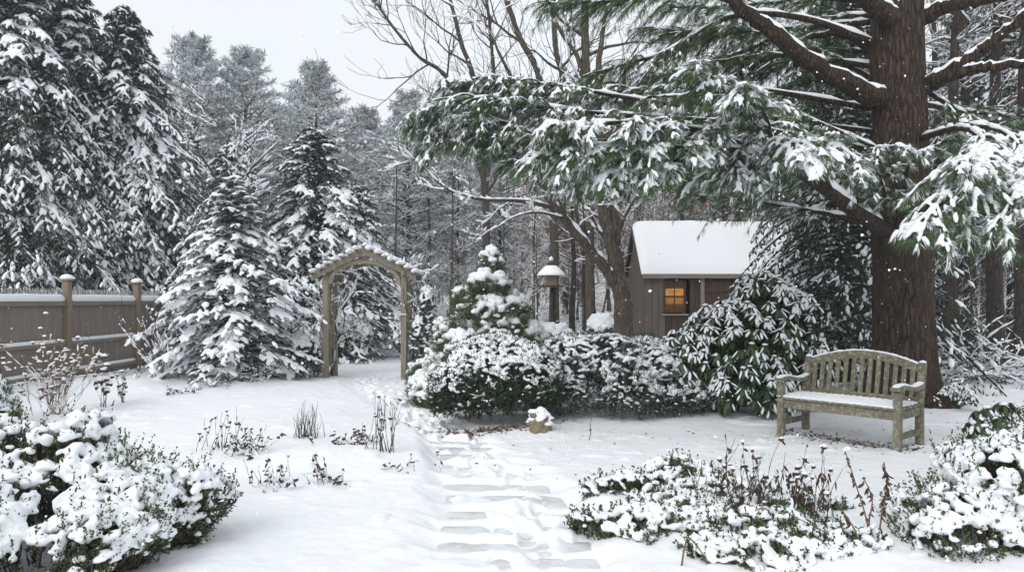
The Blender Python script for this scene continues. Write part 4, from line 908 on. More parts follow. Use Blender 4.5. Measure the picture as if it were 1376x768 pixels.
put_twigs('bare_shrub', 'bare arching shrub with frosted twigs beside the young spruce', at(218, 521), twigs(132, 30, 1.0, 1.1, .007, 3, 'stem', 1.3, (3, 3)), 'stem_dark', cat='shrub')
put_twigs('withered_plant', 'withered plant with snow-capped heads right of the hydrangea', at(140, 545), twigs(133, 7, .6, .3, .005, 1, 'stem', 1, (1, 2), .9, .05, 10), 'stem_dark')
put_twigs('withered_plant', 'low withered plant with dark leaves between the hydrangea and the bare shrub', at(165, 540), twigs(134, 7, .4, .5, .005, 2, 'stem', 1, (1, 2), .4, .03, 34), 'stem_dark')
gl = 'frosted plants in the bed left of the path'
for i, (x, y, n, H, sp, lf, hd, lb) in enumerate(((300, 612, 8, .22, .5, 8, .25, 'thin spiky stems at the left end of the bed'), (330, 622, 14, .2, .9, 60, .35, 'low snowy plant with dark leaves and tall spikes in the left bed'), (410, 592, 22, .2, .45, 0, .0, 'fan of short dark stalks at the back of the left bed'),
                                              (470, 606, 16, .15, 1.2, 80, .3, 'low spreading plant with round dark leaves in the left bed'), (515, 622, 12, .28, .35, 6, .15, 'upright bunch of dark stalks at the path end of the left bed'), (368, 655, 8, .18, .8, 26, .2, 'curled withered plant at the front of the left bed'), (450, 650, 9, .2, 1.5, 22, .15, 'flattened twig plant with bent stems at the front of the left bed'), (545, 640, 4, .12, .8, 8, .2, 'tiny withered sprig nearest the path in the left bed'), (240, 532, 6, .16, .9, 14, .5, 'small dark leaf tuft below the bare shrub'), (345, 520, 8, .2, .9, 10, .9, 'small snow-buried tuft in front of the young spruce'))):
    put_twigs('withered_plant', lb, at(x, y), twigs(140 + i, int(n * 1.8), H * (1.45 if sp < .6 else 1.0), sp * (1.15 if sp < .6 else 1.6), .0045, 1 if sp < .6 else 2, 'stem', .9, (1, 2), hd, .02, int(lf * 1.8), .3 if sp < .6 else .05, cover=.5, foot=(.06 if sp < .5 else .13)), 'stem_dark', group=gl)
# bed at the lower right
ge = 'low evergreen plants under snow in the bed right of the path'
for i, (x, y, w, h, sp, lb) in enumerate(((852, 715, .32, .16, .85, 'low evergreen clump at the path edge of the right bed'), (868, 672, .34, .22, .8, 'green-leaved clump at the back corner of the right bed'), (915, 660, .3, .26, .75, 'clump with a pointed tip at the back of the right bed'), (925, 700, .36, .16, .95, 'snow-buried clump in the middle of the right bed'), (965, 680, .33, .18, .85, 'clump behind the drooping brown stalks'), (1000, 720, .4, .14, .9, 'flat snowy clump in front of the drooping brown stalks'), (1075, 700, .4, .18, .85, 'clump at the foot of the brown seed stalks'), (1130, 735, .36, .14, .9, 'flat snowy clump nearest the right boxwood'), (1040, 752, .36, .12, .9, 'flat snowy clump at the bottom edge of the photo'))):
    X, Y = at(x, y)
    put_shrub('evergreen_clump', lb, 'plant', (X, Y), shrub(160 + i, [((0, 0, .0), (w, w * .8, h * .7)), ((w * .4, .05, .0), (w * .5, w * .5, h * .6)), ((-w * .8, .1, 0), (w * .5, w * .4, h * .45))], 620, 7, .026, .014, .06, sp * .8, (.032, .025, .019), .0085, broad=True, fr=6, lump=.55, zcut=-.02, noisef=11, snowmin=-.3, sprig=.3, merge=.07), 'box', ge)
gb = 'dead perennials in the bed right of the path'
for i, (x, y, n, H, sp, lf, hd, lb) in enumerate(((1010, 706, 14, .42, .4, 80, .25, 'drooping clump of brown-leaved stalks in the right bed'), (1060, 700, 12, .42, .4, 95, .25, 'dense brown withered clump left of the tall stalks'), (960, 700, 7, .38, .4, 26, .2, 'thin brown stalks at the left of the withered clumps'), (1105, 712, 8, .34, .5, 50, .2, 'short brown clump right of the dense withered one'))):
    put_twigs('withered_plant', lb, at(x, y), twigs(180 + i, n, H, sp, .0045, 1, 'stem', .8, (2, 3), hd, .022, lf, .1, cover=.4, foot=.07), 'stem_dark', group=gb)
def stalk(label, pts, leafn, seed, head=True):
    rs = RS(seed); P = spline([px(*p) for p in pts], 20); b = P[0].copy(); P = P - b; o = empty('seed_stalk', b, label, 'plant', gb); g = G(); tubes(g, P, np.linspace(.0065, .003, 20), 5); g.obj('stem', M['stem'], o)
    f = G(); i = rs.randint(6, 20, leafn); leaves(f, P[i], rs.randn(leafn, 3) * .35 - UP, rs.randn(leafn, 3), rs.uniform(.028, .058, leafn), rs.uniform(.014, .026, leafn), .5); f.obj('leaves', M['brown_leaf'], o, False)
    if head:
        s = G(); lumps(s, [P[-1] + UP * .01, P[-1] + np.array([.012, 0, .015])], [[1, 0, 0]] * 2, [(.022, .02, .018)] * 2, rs, 0, .15, ICO2); s.obj('snow', M['snow'], o)
stalk('tall brown seed stalk topped with a snow puff in front of the bench', [(1172, 752, 4.75), (1165, 700, 4.8), (1150, 650, 4.85), (1136, 606, 4.9)], 22, 1)
stalk('tall brown stalk with hanging leaves nearest the right boxwood', [(1178, 745, 4.8), (1185, 690, 4.8), (1192, 655, 4.8), (1188, 620, 4.8)], 40, 2, False)
stalk('middle brown stalk between the two tall ones', [(1175, 755, 4.7), (1168, 705, 4.75), (1172, 670, 4.8), (1160, 640, 4.85)], 24, 3, False)
stalk('thin bent stalk arching left from the tall stalks', [(1160, 765, 4.6), (1140, 735, 4.6), (1110, 715, 4.65), (1060, 690, 4.7)], 6, 4, False)
stalk('thin curved stalk leaning over the right bed', [(1165, 765, 4.6), (1150, 715, 4.65), (1135, 690, 4.7), (1122, 668, 4.75)], 14, 5, False)
stalk('thin bare stem standing up behind the withered clumps', [(1018, 690, 5.6), (1012, 665, 5.6), (1003, 635, 5.6), (998, 618, 5.6)], 2, 6, False)
stalk('bent grass stem at the bottom of the photo', [(915, 765, 4.45), (920, 735, 4.5), (926, 722, 4.5), (945, 745, 4.5), (952, 765, 4.45)], 1, 7, False)
stalk('small bare sprig standing on the lawn in front of the juniper', [(791, 592, 8.5), (794, 580, 8.5), (793, 570, 8.5), (796, 558, 8.5)], 2, 8, False)

# ------------------------------------------------------------------ fence
def fence():
    FX = -8.85; ys = [9.3, 12.0, 14.75, 17.5, 20.25, 23.0]; rs = RS(401); z0 = .0
    o = empty('wooden_fence', (FX, 14.75, 0), 'weathered grey board fence with spindle top and snow on its rails', 'fence'); b = np.array([FX, 14.75, 0])
    for y in ys:
        g = G(); z = gz(FX, y); box(g, np.array([FX + .03, y, z - .1]) - b, np.array([FX + .03, y, 1.98]) - b, .135, .135, 0, .012, rs); pz_ = g.obj('post', M['wood_post'], o, False, True)
        g = G(); box(g, np.array([FX + .03, y, 1.98]) - b, np.array([FX + .03, y, 2.015]) - b, .19, .19, 0, .008, rs); g.obj('post_cap', M['wood_post'], pz_, False, True)
        s = G(); lumps(s, [np.array([FX + .03, y, 2.03]) - b], [[0, 1, 0]], [(.125, .125, .085)], rs, 0, .03, ICO3, .3); s.obj('snow', M['snow'], pz_)
    for y0, y1 in zip(ys[:-1], ys[1:]):
        g = G(); y = y0 + .085
        while y < y1 - .14:
            w = .094; zb = max(gz(FX, y), -.05) + rs.uniform(.0, .03)
            box(g, np.array([FX - .01 + rs.uniform(-.003, .003), y + w / 2, zb]) - b, np.array([FX - .01 + rs.uniform(-.002, .002), y + w / 2, 1.6]) - b, w, .02, 0, .003, rs, up=np.array([1., 0, 0])); y += w + .006
        g.obj('board_panel', M['wood_fence'], o, False, True)
        g = G(); y = y0 + .12
        while y < y1 - .09:
            zt = 1.83 + rs.uniform(-.008, .008)
            box(g, np.array([FX - .012, y, 1.602]) - b, np.array([FX - .012, y, zt]) - b, .045, .018, 0, .003, rs, up=np.array([1., 0, 0]), tip=.035); y += .082
        g.obj('spindle_row', M['wood_spindle'], o, False, True)
        for zr, hh, sh in ((1.60, .11, .07), (.80, .09, .035), (.22, .09, .03)):
            g = G(); box(g, np.array([FX + .032, y0 + .075, zr - hh / 2]) - b, np.array([FX + .032, y1 - .075, zr - hh / 2]) - b, .05, hh, 0, .006, rs); r = g.obj('rail', M['wood_fence'], o, False, True)
            s = G(); n = 26; yy = np.linspace(y0 + .08, y1 - .08, n); wv = sh * (.8 + .35 * vnoise(yy * 2.3, yy * 0 + zr * 9, 2)); P = np.c_[np.full(n, FX + .03), yy, zr + wv * .18] - b
            tubes(s, P, np.where((np.arange(n) == 0) | (np.arange(n) == n - 1), .012, .034 + wv * .15), 8, 0, 1.0); s.v[-1][:, 2] = np.where(s.v[-1][:, 2] > zr, zr + (s.v[-1][:, 2] - zr) * (sh / .035), s.v[-1][:, 2]); s.obj('snow', M['snow'], r)
fence()

# ------------------------------------------------------------------ arbor
def arbor():
    rs = RS(411); xl, xr, yf, yb = -3.74, -2.17, 14.95, 15.7; cx = (xl + xr) / 2; o = empty('garden_arbor', (cx, (yf + yb) / 2, gz(cx, 15.3)), 'weathered wooden garden arbor with snow on its gabled slat roof', 'arbor'); b = np.array([cx, (yf + yb) / 2, gz(cx, 15.3)])
    PK, EV = 2.60, 2.06
    for x in (xl, xr):
        for y in (yf, yb):
            g = G(); box(g, np.array([x, y, gz(x, y) - .1]) - b, np.array([x, y, 2.12]) - b, .115, .115, 0, .01, rs); g.obj('post', M['wood_arbor'], o, False, True)
        g = G()
        for z in np.arange(.35, 2.0, .3): box(g, np.array([x, yf + .06, z]) - b, np.array([x, yb - .06, z]) - b, .03, .035, 0, .004, rs)
        for y in (yf + .24, yf + .5): box(g, np.array([x + .034, y, .3]) - b, np.array([x + .034, y, 2.0]) - b, .03, .035, 0, .004, rs)
        g.obj('lattice', M['wood_arbor'], o, False, True)
        g = G(); box(g, np.array([x, yf - .18, 2.14]) - b, np.array([x, yb + .18, 2.14]) - b, .07, .1, 0, .006, rs); g.obj('side_beam', M['wood_arbor'], o, False, True)
    half = (xr - xl) / 2 + .26
    prof = lambda u: EV + .04 + (PK - EV) * (1 - np.abs(u)) ** .94
    for y in (yf - .10, yb + .10):
        # gable board with an arched underside
        u = np.linspace(-1, 1, 41); xt = cx + u * half; zt = prof(u); arch = np.where(np.abs(u) < .74, 2.02 + .44 * np.sqrt(np.clip(1 - (u / .74) ** 2, 0, 1)), 0)
        zl = np.maximum(zt - .13, np.minimum(arch, zt - .075)); zl = zt - .125 + 0 * arch
        g = G(); V = []
        for yy in (y - .022, y + .022): V += [np.c_[xt, np.full(41, yy), zt] - b, np.c_[xt, np.full(41, yy), zl] - b]
        k = np.arange(40); q = []
        for A, B in ((0, 1), (3, 2), (2, 0), (1, 3)): q.append(np.stack([A * 41 + k, B * 41 + k, B * 41 + k + 1, A * 41 + k + 1], -1))
        q = np.concatenate(q).tolist() + [[0, 82, 123, 41], [40, 81, 163, 122]]
        vv = np.concatenate(V); gr = vv + rs.rand(3) * 9; g.add(vv, q=q, gr=gr); g.obj('gable_board', M['wood_arbor'], o, False, True)
        # inner curved brace
        a = np.linspace(0, math.pi, 33); r0, r1 = .73, .645; g = G(); V = []
        for yy in (y + .03, y + .075):
            for r, e in ((r0, .47), (r1, .40)): V.append(np.c_[cx - np.cos(a) * r, np.full(33, yy), 1.93 + np.sin(a) * e] - b)
        k = np.arange(32); q = []
        for A, B in ((0, 1), (3, 2), (2, 0), (1, 3)): q.append(np.stack([A * 33 + k, B * 33 + k, B * 33 + k + 1, A * 33 + k + 1], -1))
        vv = np.concatenate(V); g.add(vv, q=np.concatenate(q).tolist() + [[0, 66, 99, 33], [32, 65, 131, 98]], gr=vv + rs.rand(3) * 9); g.obj('arch_brace', M['wood_arbor'], o, False, True)
    g = G(); sl_ = []
    for u in np.linspace(-.98, .98, 15):
        x = cx + u * half; z = float(prof(np.array(u))) + .022; box(g, np.array([x, yf - .24, z]) - b, np.array([x, yb + .24, z]) - b, .06, .04, 0, .006, rs); sl_.append((x, z))
    rf = g.obj('roof_slats', M['wood_arbor'], o, False, True)
    s = G(); P = []; T = []; S = []
    for x, z in sl_:
        for y in np.arange(yf - .25, yb + .28, .1):
            if rs.rand() < .93: P.append(np.array([x + rs.randn() * .02, y, z + .035]) - b); T.append((.2, 1, 0)); S.append((.1, .07 * rs.uniform(.75, 1.15), .062 * rs.uniform(.7, 1.3)))
    lumps(s, P, T, S, rs, 0, .1); remesh(s, .014, 2).obj('snow', M['snow'], rf)
    # bare climbing vines
    for x, sd, n in ((xl, -1, 11), (xr, 1, 10)):
        out = []
        for j in range(n):
            q = [np.array([x + sd * rs.uniform(.0, .3), yf + rs.uniform(0, .7), -.02])]
            for k in range(7): q.append(q[-1] + np.array([rs.randn() * .08 - sd * .03 * k * .5, rs.randn() * .1, .28 + rs.rand() * .08]))
            out.append((np.array(q) - b, np.linspace(.012, .004, 8), 1))
            for k in range(4): grow(rs, q[rs.randint(2, 8)] - b, (rs.randn() + sd * .5, rs.randn(), .3), .35, .005, 1, out, (2, 3), .05, .2, n=8)
        g, s = branches_geo(out, rs, 4, .003, 1.3, .9)
        v = empty('climbing_vine', (x + sd * .12, yf + .35, gz(x, yf + .3)), 'bare snowy vine on the %s post of the arbor' % ('left' if sd < 0 else 'right'), 'vine')
        sh = np.array(b) - np.array(v.location)
        for G_ in (g, s):
            for vv in G_.v: vv += sh
        g.obj('stems', M['stem_dark'], v); s.obj('snow', M['snow'], v)
arbor()
put_shrub('small_shrub', 'snowy tangled shrub at the left foot of the arbor', 'shrub', (-4.2, 15.0), shrub(412, [((0, 0, .4), (.35, .4, .5))], 700, 4, .05, .014, .16, .85, (.05, .035, .028), .015, zcut=.02, snowmin=-.6), 'juniper')
put_shrub('small_shrub', 'narrow evergreen climber at the right foot of the arbor', 'shrub', (-1.82, 15.0), shrub(413, [((0, 0, .55), (.22, .3, .75)), ((.1, 0, 1.3), (.16, .2, .6))], 900, 7, .05, .014, .12, .75, (.05, .035, .028), .015, zcut=.02, snowmin=-.6), 'juniper')

# ------------------------------------------------------------------ bench
def bench():
    rs = RS(421); A = np.array(at(1048, 586)); B = np.array(at(1210, 610)); u = B - A; Lx = 1.38; rz = math.atan2(u[1], u[0]); mid = (A + B) / 2
    w = np.array([-math.sin(rz), math.cos(rz)]); c = mid + w * .28
    o = empty('garden_bench', (c[0], c[1], gz(*c) + .0), 'weathered wooden garden bench with arched back and snow on its seat', 'bench', None, rz); D = .29; hx = Lx / 2 - .04; wd = M['wood_bench']
    z0 = -.06
    for sx in (-1, 1):
        g = G(); box(g, (sx * hx, -D, z0), (sx * hx, -D, .625), .075, .075, 0, .006, rs); g.obj('leg', wd, o, False, True)
        g = G(); box(g, (sx * hx, D, z0), (sx * hx, D - .0, .44), .075, .075, 0, .006, rs); box(g, (sx * hx, D, .442), (sx * hx, D + .09, .90), .075, .07, 0, .008, rs); lg = g.obj('leg', wd, o, False, True)
        s = G(); lumps(s, [(sx * hx, D + .09, .905)], [(1, 0, 0)], [(.04, .038, .025)], rs, 0, .05, ICO2); s.obj('snow', M['snow'], lg)
        g = G(); box(g, (sx * hx, -D + .04, .16), (sx * hx, D - .04, .16), .045, .06, 0, .005, rs); g.obj('stretcher', wd, o, False, True)
        g = G(); box(g, (sx * hx, -D + .04, .385), (sx * hx, D - .04, .385), .05, .09, 0, .005, rs); g.obj('side_rail', wd, o, False, True)
        # curved arm
        t = np.linspace(0, 1, 14); yy = -D - .06 + t * (2 * D + .09); zz = .655 + .035 * np.cos(t * math.pi * 1.0) * -1 * 0 + .02 * np.sin(t * math.pi * 2 + .4); ww = .055 - .012 * t
        V = []
        for sxx, dz in ((-1, -.02), (1, -.02), (1, .02), (-1, .02)): V.append(np.c_[sx * hx + sxx * ww, yy, zz + dz])
        V = np.stack(V, 1).reshape(-1, 3); k = np.arange(13)[:, None] * 4; j = np.arange(4); q = np.stack(np.broadcast_arrays(k + j, k + (j + 1) % 4, k + 4 + (j + 1) % 4, k + 4 + j), -1).reshape(-1, 4).tolist() + [[3, 2, 1, 0], [52, 53, 54, 55]]
        g = G(); g.add(V, q=q, gr=V[:, [1, 0, 2]] + rs.rand(3) * 9); ar = g.obj('arm', wd, o, False, True)
        s = G(); sy = np.linspace(.02, .97, 24); lumps(s, np.c_[np.full(24, sx * hx), np.interp(sy, t, yy), np.interp(sy, t, zz) + .024], np.tile([[0, 1, 0]], (24, 1)), np.c_[np.full(24, .045), np.full(24, .049), .022 * rs.uniform(.8, 1.2, 24)], rs, 0, .08); remesh(s, .008, 3).obj('snow', M['snow'], ar)
    for y, nm in ((-D, 'front_rail'), (D, 'back_rail')):
        g = G(); box(g, (-hx + .038, y, .385), (hx - .038, y, .385), .045, .10, 0, .006, rs); g.obj(nm, wd, o, False, True)
    g = G()
    for y in np.linspace(-D - .005, D - .06, 6): box(g, (-hx - .03, y, .45), (hx + .03, y, .45), .082, .024, 0, .006, rs)
    se = g.obj('seat', wd, o, False, True)
    s = G(); P = []; S = []
    for y in np.linspace(-D - .0, D - .06, 6):
        for x in np.arange(-hx - .01, hx + .02, .07): P.append((x, y + rs.randn() * .004, .466)); S.append((.065, .05, .026 * rs.uniform(.9, 1.1)))
    lumps(s, P, np.tile([[1., 0, 0]], (len(P), 1)), S, rs, 0, .06); remesh(s, .008, 4).obj('snow', M['snow'], se)
    back = lambda z: D + (z - .44) * .09 / .46
    arc = lambda x: .865 + .135 * (1 - (x / hx) ** 2)
    g = G(); nsl = 13
    for x in np.linspace(-hx + .09, hx - .09, nsl):
        zt = float(arc(x)) - .085; box(g, (x, back(.48) - .004, .475), (x, back(zt) - .004, zt), .05, .02, 0, .004, rs, up=np.array([0, 1., 0]))
    bk = g.obj('back_slats', wd, o, False, True)
    g = G(); box(g, (-hx + .038, back(.5), .50), (hx - .038, back(.5), .50), .04, .05, 0, .005, rs); g.obj('lower_back_rail', wd, o, False, True)
    x = np.linspace(-hx + .035, hx - .035, 30); zt = arc(x); V = []
    for dy, top in ((-.022, 0), (.022, 0), (.022, 1), (-.022, 1)): V.append(np.c_[x, back(zt) + dy, zt - (.0 if top else .09)])
    V = np.stack(V, 1).reshape(-1, 3); k = np.arange(29)[:, None] * 4; j = np.arange(4); q = np.stack(np.broadcast_arrays(k + j, k + (j + 1) % 4, k + 4 + (j + 1) % 4, k + 4 + j), -1).reshape(-1, 4).tolist() + [[3, 2, 1, 0], [116, 117, 118, 119]]
    g = G(); g.add(V, q=q, gr=V + rs.rand(3) * 9); tr = g.obj('top_rail', wd, o, False, True)
    s = G(); xx = np.linspace(-hx + .05, hx - .05, 70); zz = arc(xx); lumps(s, np.c_[xx, back(zz), zz + .004], np.tile([[1., 0, 0]], (70, 1)), np.c_[np.full(70, .035), np.full(70, .024), .018 * rs.uniform(.5, 1.2, 70)], rs, 0, .1); remesh(s, .007, 2).obj('snow', M['snow'], tr)
    # leaves blown together under the bench
    f = G(); m = 700; t = rs.randn(m, 2) * [.5, .11]; t[:, 0] = np.clip(t[:, 0], -.75, .75); ca, sa = math.cos(rz), math.sin(rz); X = c[0] + t[:, 0] * ca - (t[:, 1] - .05) * sa; Y = c[1] + t[:, 0] * sa + (t[:, 1] - .05) * ca
    leaves(f, np.c_[X, Y, hgt(X, Y) + .004], np.c_[rs.randn(m, 2), rs.rand(m) * .3], UP + rs.randn(m, 3) * .3, rs.uniform(.02, .05, m), rs.uniform(.012, .025, m), .3)
    tag(f.obj('leaf_litter', M['brown_leaf'], None, False), 'dark leaf litter scattered on the snow under the bench', 'leaf litter', None, 'stuff')
bench()

# ------------------------------------------------------------------ shed
def shed():
    rs = RS(431); X0, X1, YF, YR, YB, EV, RG = 3.93, 8.7, 22.0, 23.6, 25.2, 2.46, 3.93; zb = gz(5, 22) - .1
    o = empty('garden_shed', ((X0 + X1) / 2, YR, zb), 'small weathered wooden shed with a lit window and thick snow on its roof', 'shed'); b = np.array([(X0 + X1) / 2, YR, zb])
    g = G(); x = X0 + .06
    while x < X1 - .05:                                    # front boards, leaving the window and door openings
        w = rs.uniform(.15, .2); segs = [(zb, EV)]
        if x + w > 4.47 and x < 5.13: segs = [(zb, 1.2), (2.2, EV)]
        for a, c in segs: box(g, np.array([x + w / 2, YF + rs.uniform(-.004, .004), a]) - b, np.array([x + w / 2, YF, c]) - b, w - .006, .03, 0, .004, rs, up=np.array([0, 1., 0]))
        x += w
    g.obj('front_wall', M['wood_brown'], o, False, True)
    g = G(); x = X0 + .0; 
    for k in range(3):
        w = .19; box(g, np.array([X0 + .1 + k * .2, YF - .022, zb]) - b, np.array([X0 + .1 + k * .2, YF - .022, EV - .15]) - b, w, .02, 0, .004, rs, up=np.array([0, 1., 0]))
    g.obj('corner_boards', M['wood_shed'], o, False, True)
    for X, nm in ((X0, 'gable_wall'), (X1, 'gable_wall')):
        g = G(); y = YF
        while y < YB:
            w = min(.18, YB - y); ym = y + w / 2; zt = RG - abs(ym - YR) / (YR - YF) * (RG - EV) - .04; box(g, np.array([X + rs.uniform(-.004, .004), ym, zb]) - b, np.array([X, ym, zt]) - b, w - .006, .03, 0, .004, rs, up=np.array([1., 0, 0])); y += .18
        g.obj(nm, M['wood_shed'], o, False, True)
    g = G(); box(g, np.array([(X0), YB, (zb + EV) / 2]) - b, np.array([X1, YB, (zb + EV) / 2]) - b, .03, EV - zb, 0, .004, rs); g.obj('back_wall', M['wood_shed'], o, False, True)
    ov = .16; sy = YR - YF; slope = (RG - EV) / sy
    g = G()
    for sg in (-1, 1):
        e = np.array([0, sg * (sy + ov), -(sy + ov) * slope]); xa, xb = X0 - .12, X1 + .12; t = np.array([0, 0, .05]); r = np.array([0, YR, RG + .02])
        q0 = [np.array([xa, 0, 0]) + r, np.array([xb, 0, 0]) + r, np.array([xb, 0, 0]) + r + e, np.array([xa, 0, 0]) + r + e]; v = [p - b for p in q0] + [p + t - b for p in q0]
        g.add(v, q=[[0, 1, 2, 3], [7, 6, 5, 4], [0, 4, 5, 1], [1, 5, 6, 2], [2, 6, 7, 3], [3, 7, 4, 0]])
    rf = g.obj('roof', M['wood_brown'], o, False, True)
    g = G(); nx, ny = 60, 41; u, v = np.meshgrid(np.linspace(0, 1, nx), np.linspace(-1, 1, ny)); X = X0 - .13 + u * (X1 - X0 + .26); Y = YR + v * (sy + ov + .03)
    under = RG + .072 - np.abs(v) * (sy + ov + .03) * slope; ed = np.minimum(np.minimum(u, 1 - u) * nx / 2.2, (1 - np.abs(v)) * ny / 3.0); th = .15 * np.sqrt(np.clip(1 - (1 - np.clip(ed / 1.6, 0, 1)) ** 2, 0, 1))
    Zt = under + th * (1 + .35 * (vnoise(X * 1.4, Y * 1.4, 3) - .5)) - .05 * np.exp(-(v / .06) ** 2)
    k = np.arange(ny - 1)[:, None] * nx + np.arange(nx - 1); q = np.stack([k, k + 1, k + nx + 1, k + nx], -1).reshape(-1, 4)
    g.add(np.stack([X, Y, Zt], -1) - b, q=q); g.add(np.stack([X, Y, under - .003], -1) - b, q=q[:, ::-1]); g.obj('snow', M['snow_far'], rf)
    g = G(); box(g, np.array([X0 - .1, YF - ov - .03, EV - .155]) - b, np.array([X1 + .1, YF - ov - .03, EV - .155]) - b, .03, .13, 0, .005, rs); g.obj('fascia', M['wood_trim'], o, False, True)
    g = G(); 
    for sg in (-1, 1): box(g, np.array([X0 - .135, YR, RG - .05]) - b, np.array([X0 - .135, YR + sg * (sy + ov), RG - .05 - (sy + ov) * slope]) - b, .03, .15, 0, .005, rs)
    g.obj('rake_board', M['wood_shed'], o, False, True)
    g = G(); box(g, np.array([5.62, YF - .05, zb]) - b, np.array([5.62, YF - .05, EV - .12]) - b, .11, .07, 0, .006, rs); g.obj('trim_post', M['wood_trim'], o, False, True)
    # door right of the trim post
    g = G()
    for k in range(6): box(g, np.array([5.78 + k * .2, YF - .03, zb + .05]) - b, np.array([5.78 + k * .2, YF - .03, EV - .28]) - b, .195, .03, 0, .004, rs, up=np.array([0, 1., 0]))
    for z in (.5, 1.9): box(g, np.array([5.7, YF - .06, z]) - b, np.array([6.86, YF - .06, z]) - b, .025, .12, 0, .004, rs)
    dr = g.obj('door', M['wood_brown'], o, False, True)
    g = G(); lumps(g, [np.array([6.75, YF - .09, 1.15]) - b], [[0, 0, 1]], [(.06, .02, .03)], rs, 0, 0, ICO2); g.obj('handle', M['stem_dark'], dr)
    # window
    wx0, wx1, wz0, wz1 = 4.50, 5.10, 1.22, 2.18; g = G(); y = YF - .03
    for a, c in (((wx0, wz0), (wx0, wz1)), ((wx1, wz0), (wx1, wz1)), ((wx0 + .035, wz1 - .03), (wx1 - .035, wz1 - .03)), ((wx0 + .035, (wz0 + wz1) / 2), (wx1 - .035, (wz0 + wz1) / 2)), ((wx0 + .035, wz0 + .03), (wx1 - .035, wz0 + .03))):
        box(g, np.array([a[0], y, a[1]]) - b, np.array([c[0], y, c[1]]) - b, .065, .06, 0, .005, rs)
    wn = g.obj('window', M['wood_brown'], o, False, True)
    g = G()
    zm = (wz0 + wz1) / 2; box(g, np.array([4.8, y + .012, wz0 + .05]) - b, np.array([4.8, y + .012, zm - .03]) - b, .028, .03, 0, .004, rs); box(g, np.array([4.8, y + .012, zm + .03]) - b, np.array([4.8, y + .012, wz1 - .06]) - b, .028, .03, 0, .004, rs)
    for z in (zm + .25, wz0 + .24):
        for a, c in ((wx0 + .04, 4.785), (4.815, wx1 - .04)): box(g, np.array([a, y + .012, z]) - b, np.array([c, y + .012, z]) - b, .022, .028, 0, .004, rs)
    g.obj('muntin', M['wood_brown'], wn, False, True)
    g = G(); box(g, np.array([wx0 - .1, YF - .06, wz0 - .05]) - b, np.array([wx1 + .1, YF - .06, wz0 - .05]) - b, .12, .05, 0, .006, rs); sl2 = g.obj('sill', M['wood_trim'], wn, False, True)
    m, n, bs = mat('lit_window_glass'); p = geo(n).outputs['Position']; bs.inputs['Base Color'].default_value = (.05, .03, .02, 1); bs.inputs['Roughness'].default_value = .15
    sz_ = nd(n, 'ShaderNodeSeparateXYZ'); lk(n, p, sz_.inputs[0]); zz_ = mth(n, 'SUBTRACT', sz_.outputs[2], 1.2)
    e0 = mixc(n, ramp(n, noise(n, mapv(n, p, (3, 1, 5)), 1.2, 3), [(.3, (0, 0, 0)), (.7, (1, 1, 1))]), (.42, .15, .025), (.85, .42, .09))
    e = mixc(n, ramp(n, zz_, [(.0, (.08, .08, .08)), (.2, (.12, .12, .12)), (.32, (.5, .5, .5)), (.46, (.75, .75, .75)), (.52, (1, 1, 1)), (.74, (1, 1, 1)), (.78, (.06, .06, .06))]), (0, 0, 0), e0)
    lk(n, e, bs.inputs['Emission Color']); bs.inputs['Emission Strength'].default_value = .6
    g = G(); box(g, np.array([wx0 + .02, YF + .012, zm]) - b, np.array([wx1 - .02, YF + .012, zm]) - b, .012, wz1 - wz0 - .06, 0, .002, rs); g.obj('pane', m, wn, False)
shed()

# ------------------------------------------------------------------ bird feeder
def feeder():
    rs = RS(441); x, y = .80, 15.2; z0 = gz(x, y); o = empty('bird_feeder', (x, y, z0), 'wooden bird feeder on a post with snow on its pointed roof', 'bird feeder'); zz = lambda yy: EYE + (HY - yy) / F * y - z0
    g = G(); tubes(g, [(.04, 0, -.1), (.04, 0, .9), (.04, 0, zz(386))], np.array([.065, .06, .055]), 12); g.obj('post', M['bark'], o)
    def lathe(pr, sides, nm, m, parent, smooth=True, sq=False):
        g = G(); pr = np.array(pr); a = np.arange(sides) * 2 * math.pi / sides + (math.pi / 4 if sq else 0); V = np.stack([pr[:, :1] * np.cos(a), pr[:, :1] * np.sin(a), np.repeat(pr[:, 1:], sides, 1)], -1).reshape(-1, 3); k = np.arange(len(pr) - 1)[:, None] * sides; j = np.arange(sides)
        g.add(V, q=np.stack(np.broadcast_arrays(k + j, k + (j + 1) % sides, k + sides + (j + 1) % sides, k + sides + j), -1).reshape(-1, 4), gr=V[:, [2, 0, 1]]); return g.obj(nm, m, parent, smooth, True)
    lathe([(.001, zz(385.5)), (.25, zz(385.5)), (.25, zz(383.5)), (.001, zz(383.5))], 24, 'platform', M['wood_brown'], o, False)
    lathe([(.001, zz(383)), (.16, zz(383)), (.16, zz(370)), (.001, zz(370))], 4, 'seed_box', M['wood_arbor'], o, False, True)
    rf = lathe([(.001, zz(370)), (.27, zz(370.2)), (.26, zz(369)), (.12, zz(357)), (.04, zz(351)), (.02, zz(348)), (.001, zz(346))], 20, 'roof', M['wood_brown'], o)
    pr = np.array([(.285, zz(370)), (.29, zz(368.6)), (.25, zz(365.5)), (.165, zz(360)), (.09, zz(355)), (.045, zz(351.5)), (.03, zz(350)), (.045, zz(348.5)), (.04, zz(346.5)), (.018, zz(344.8)), (.001, zz(344))])
    lathe(pr, 24, 'snow', M['snow'], rf)
feeder()

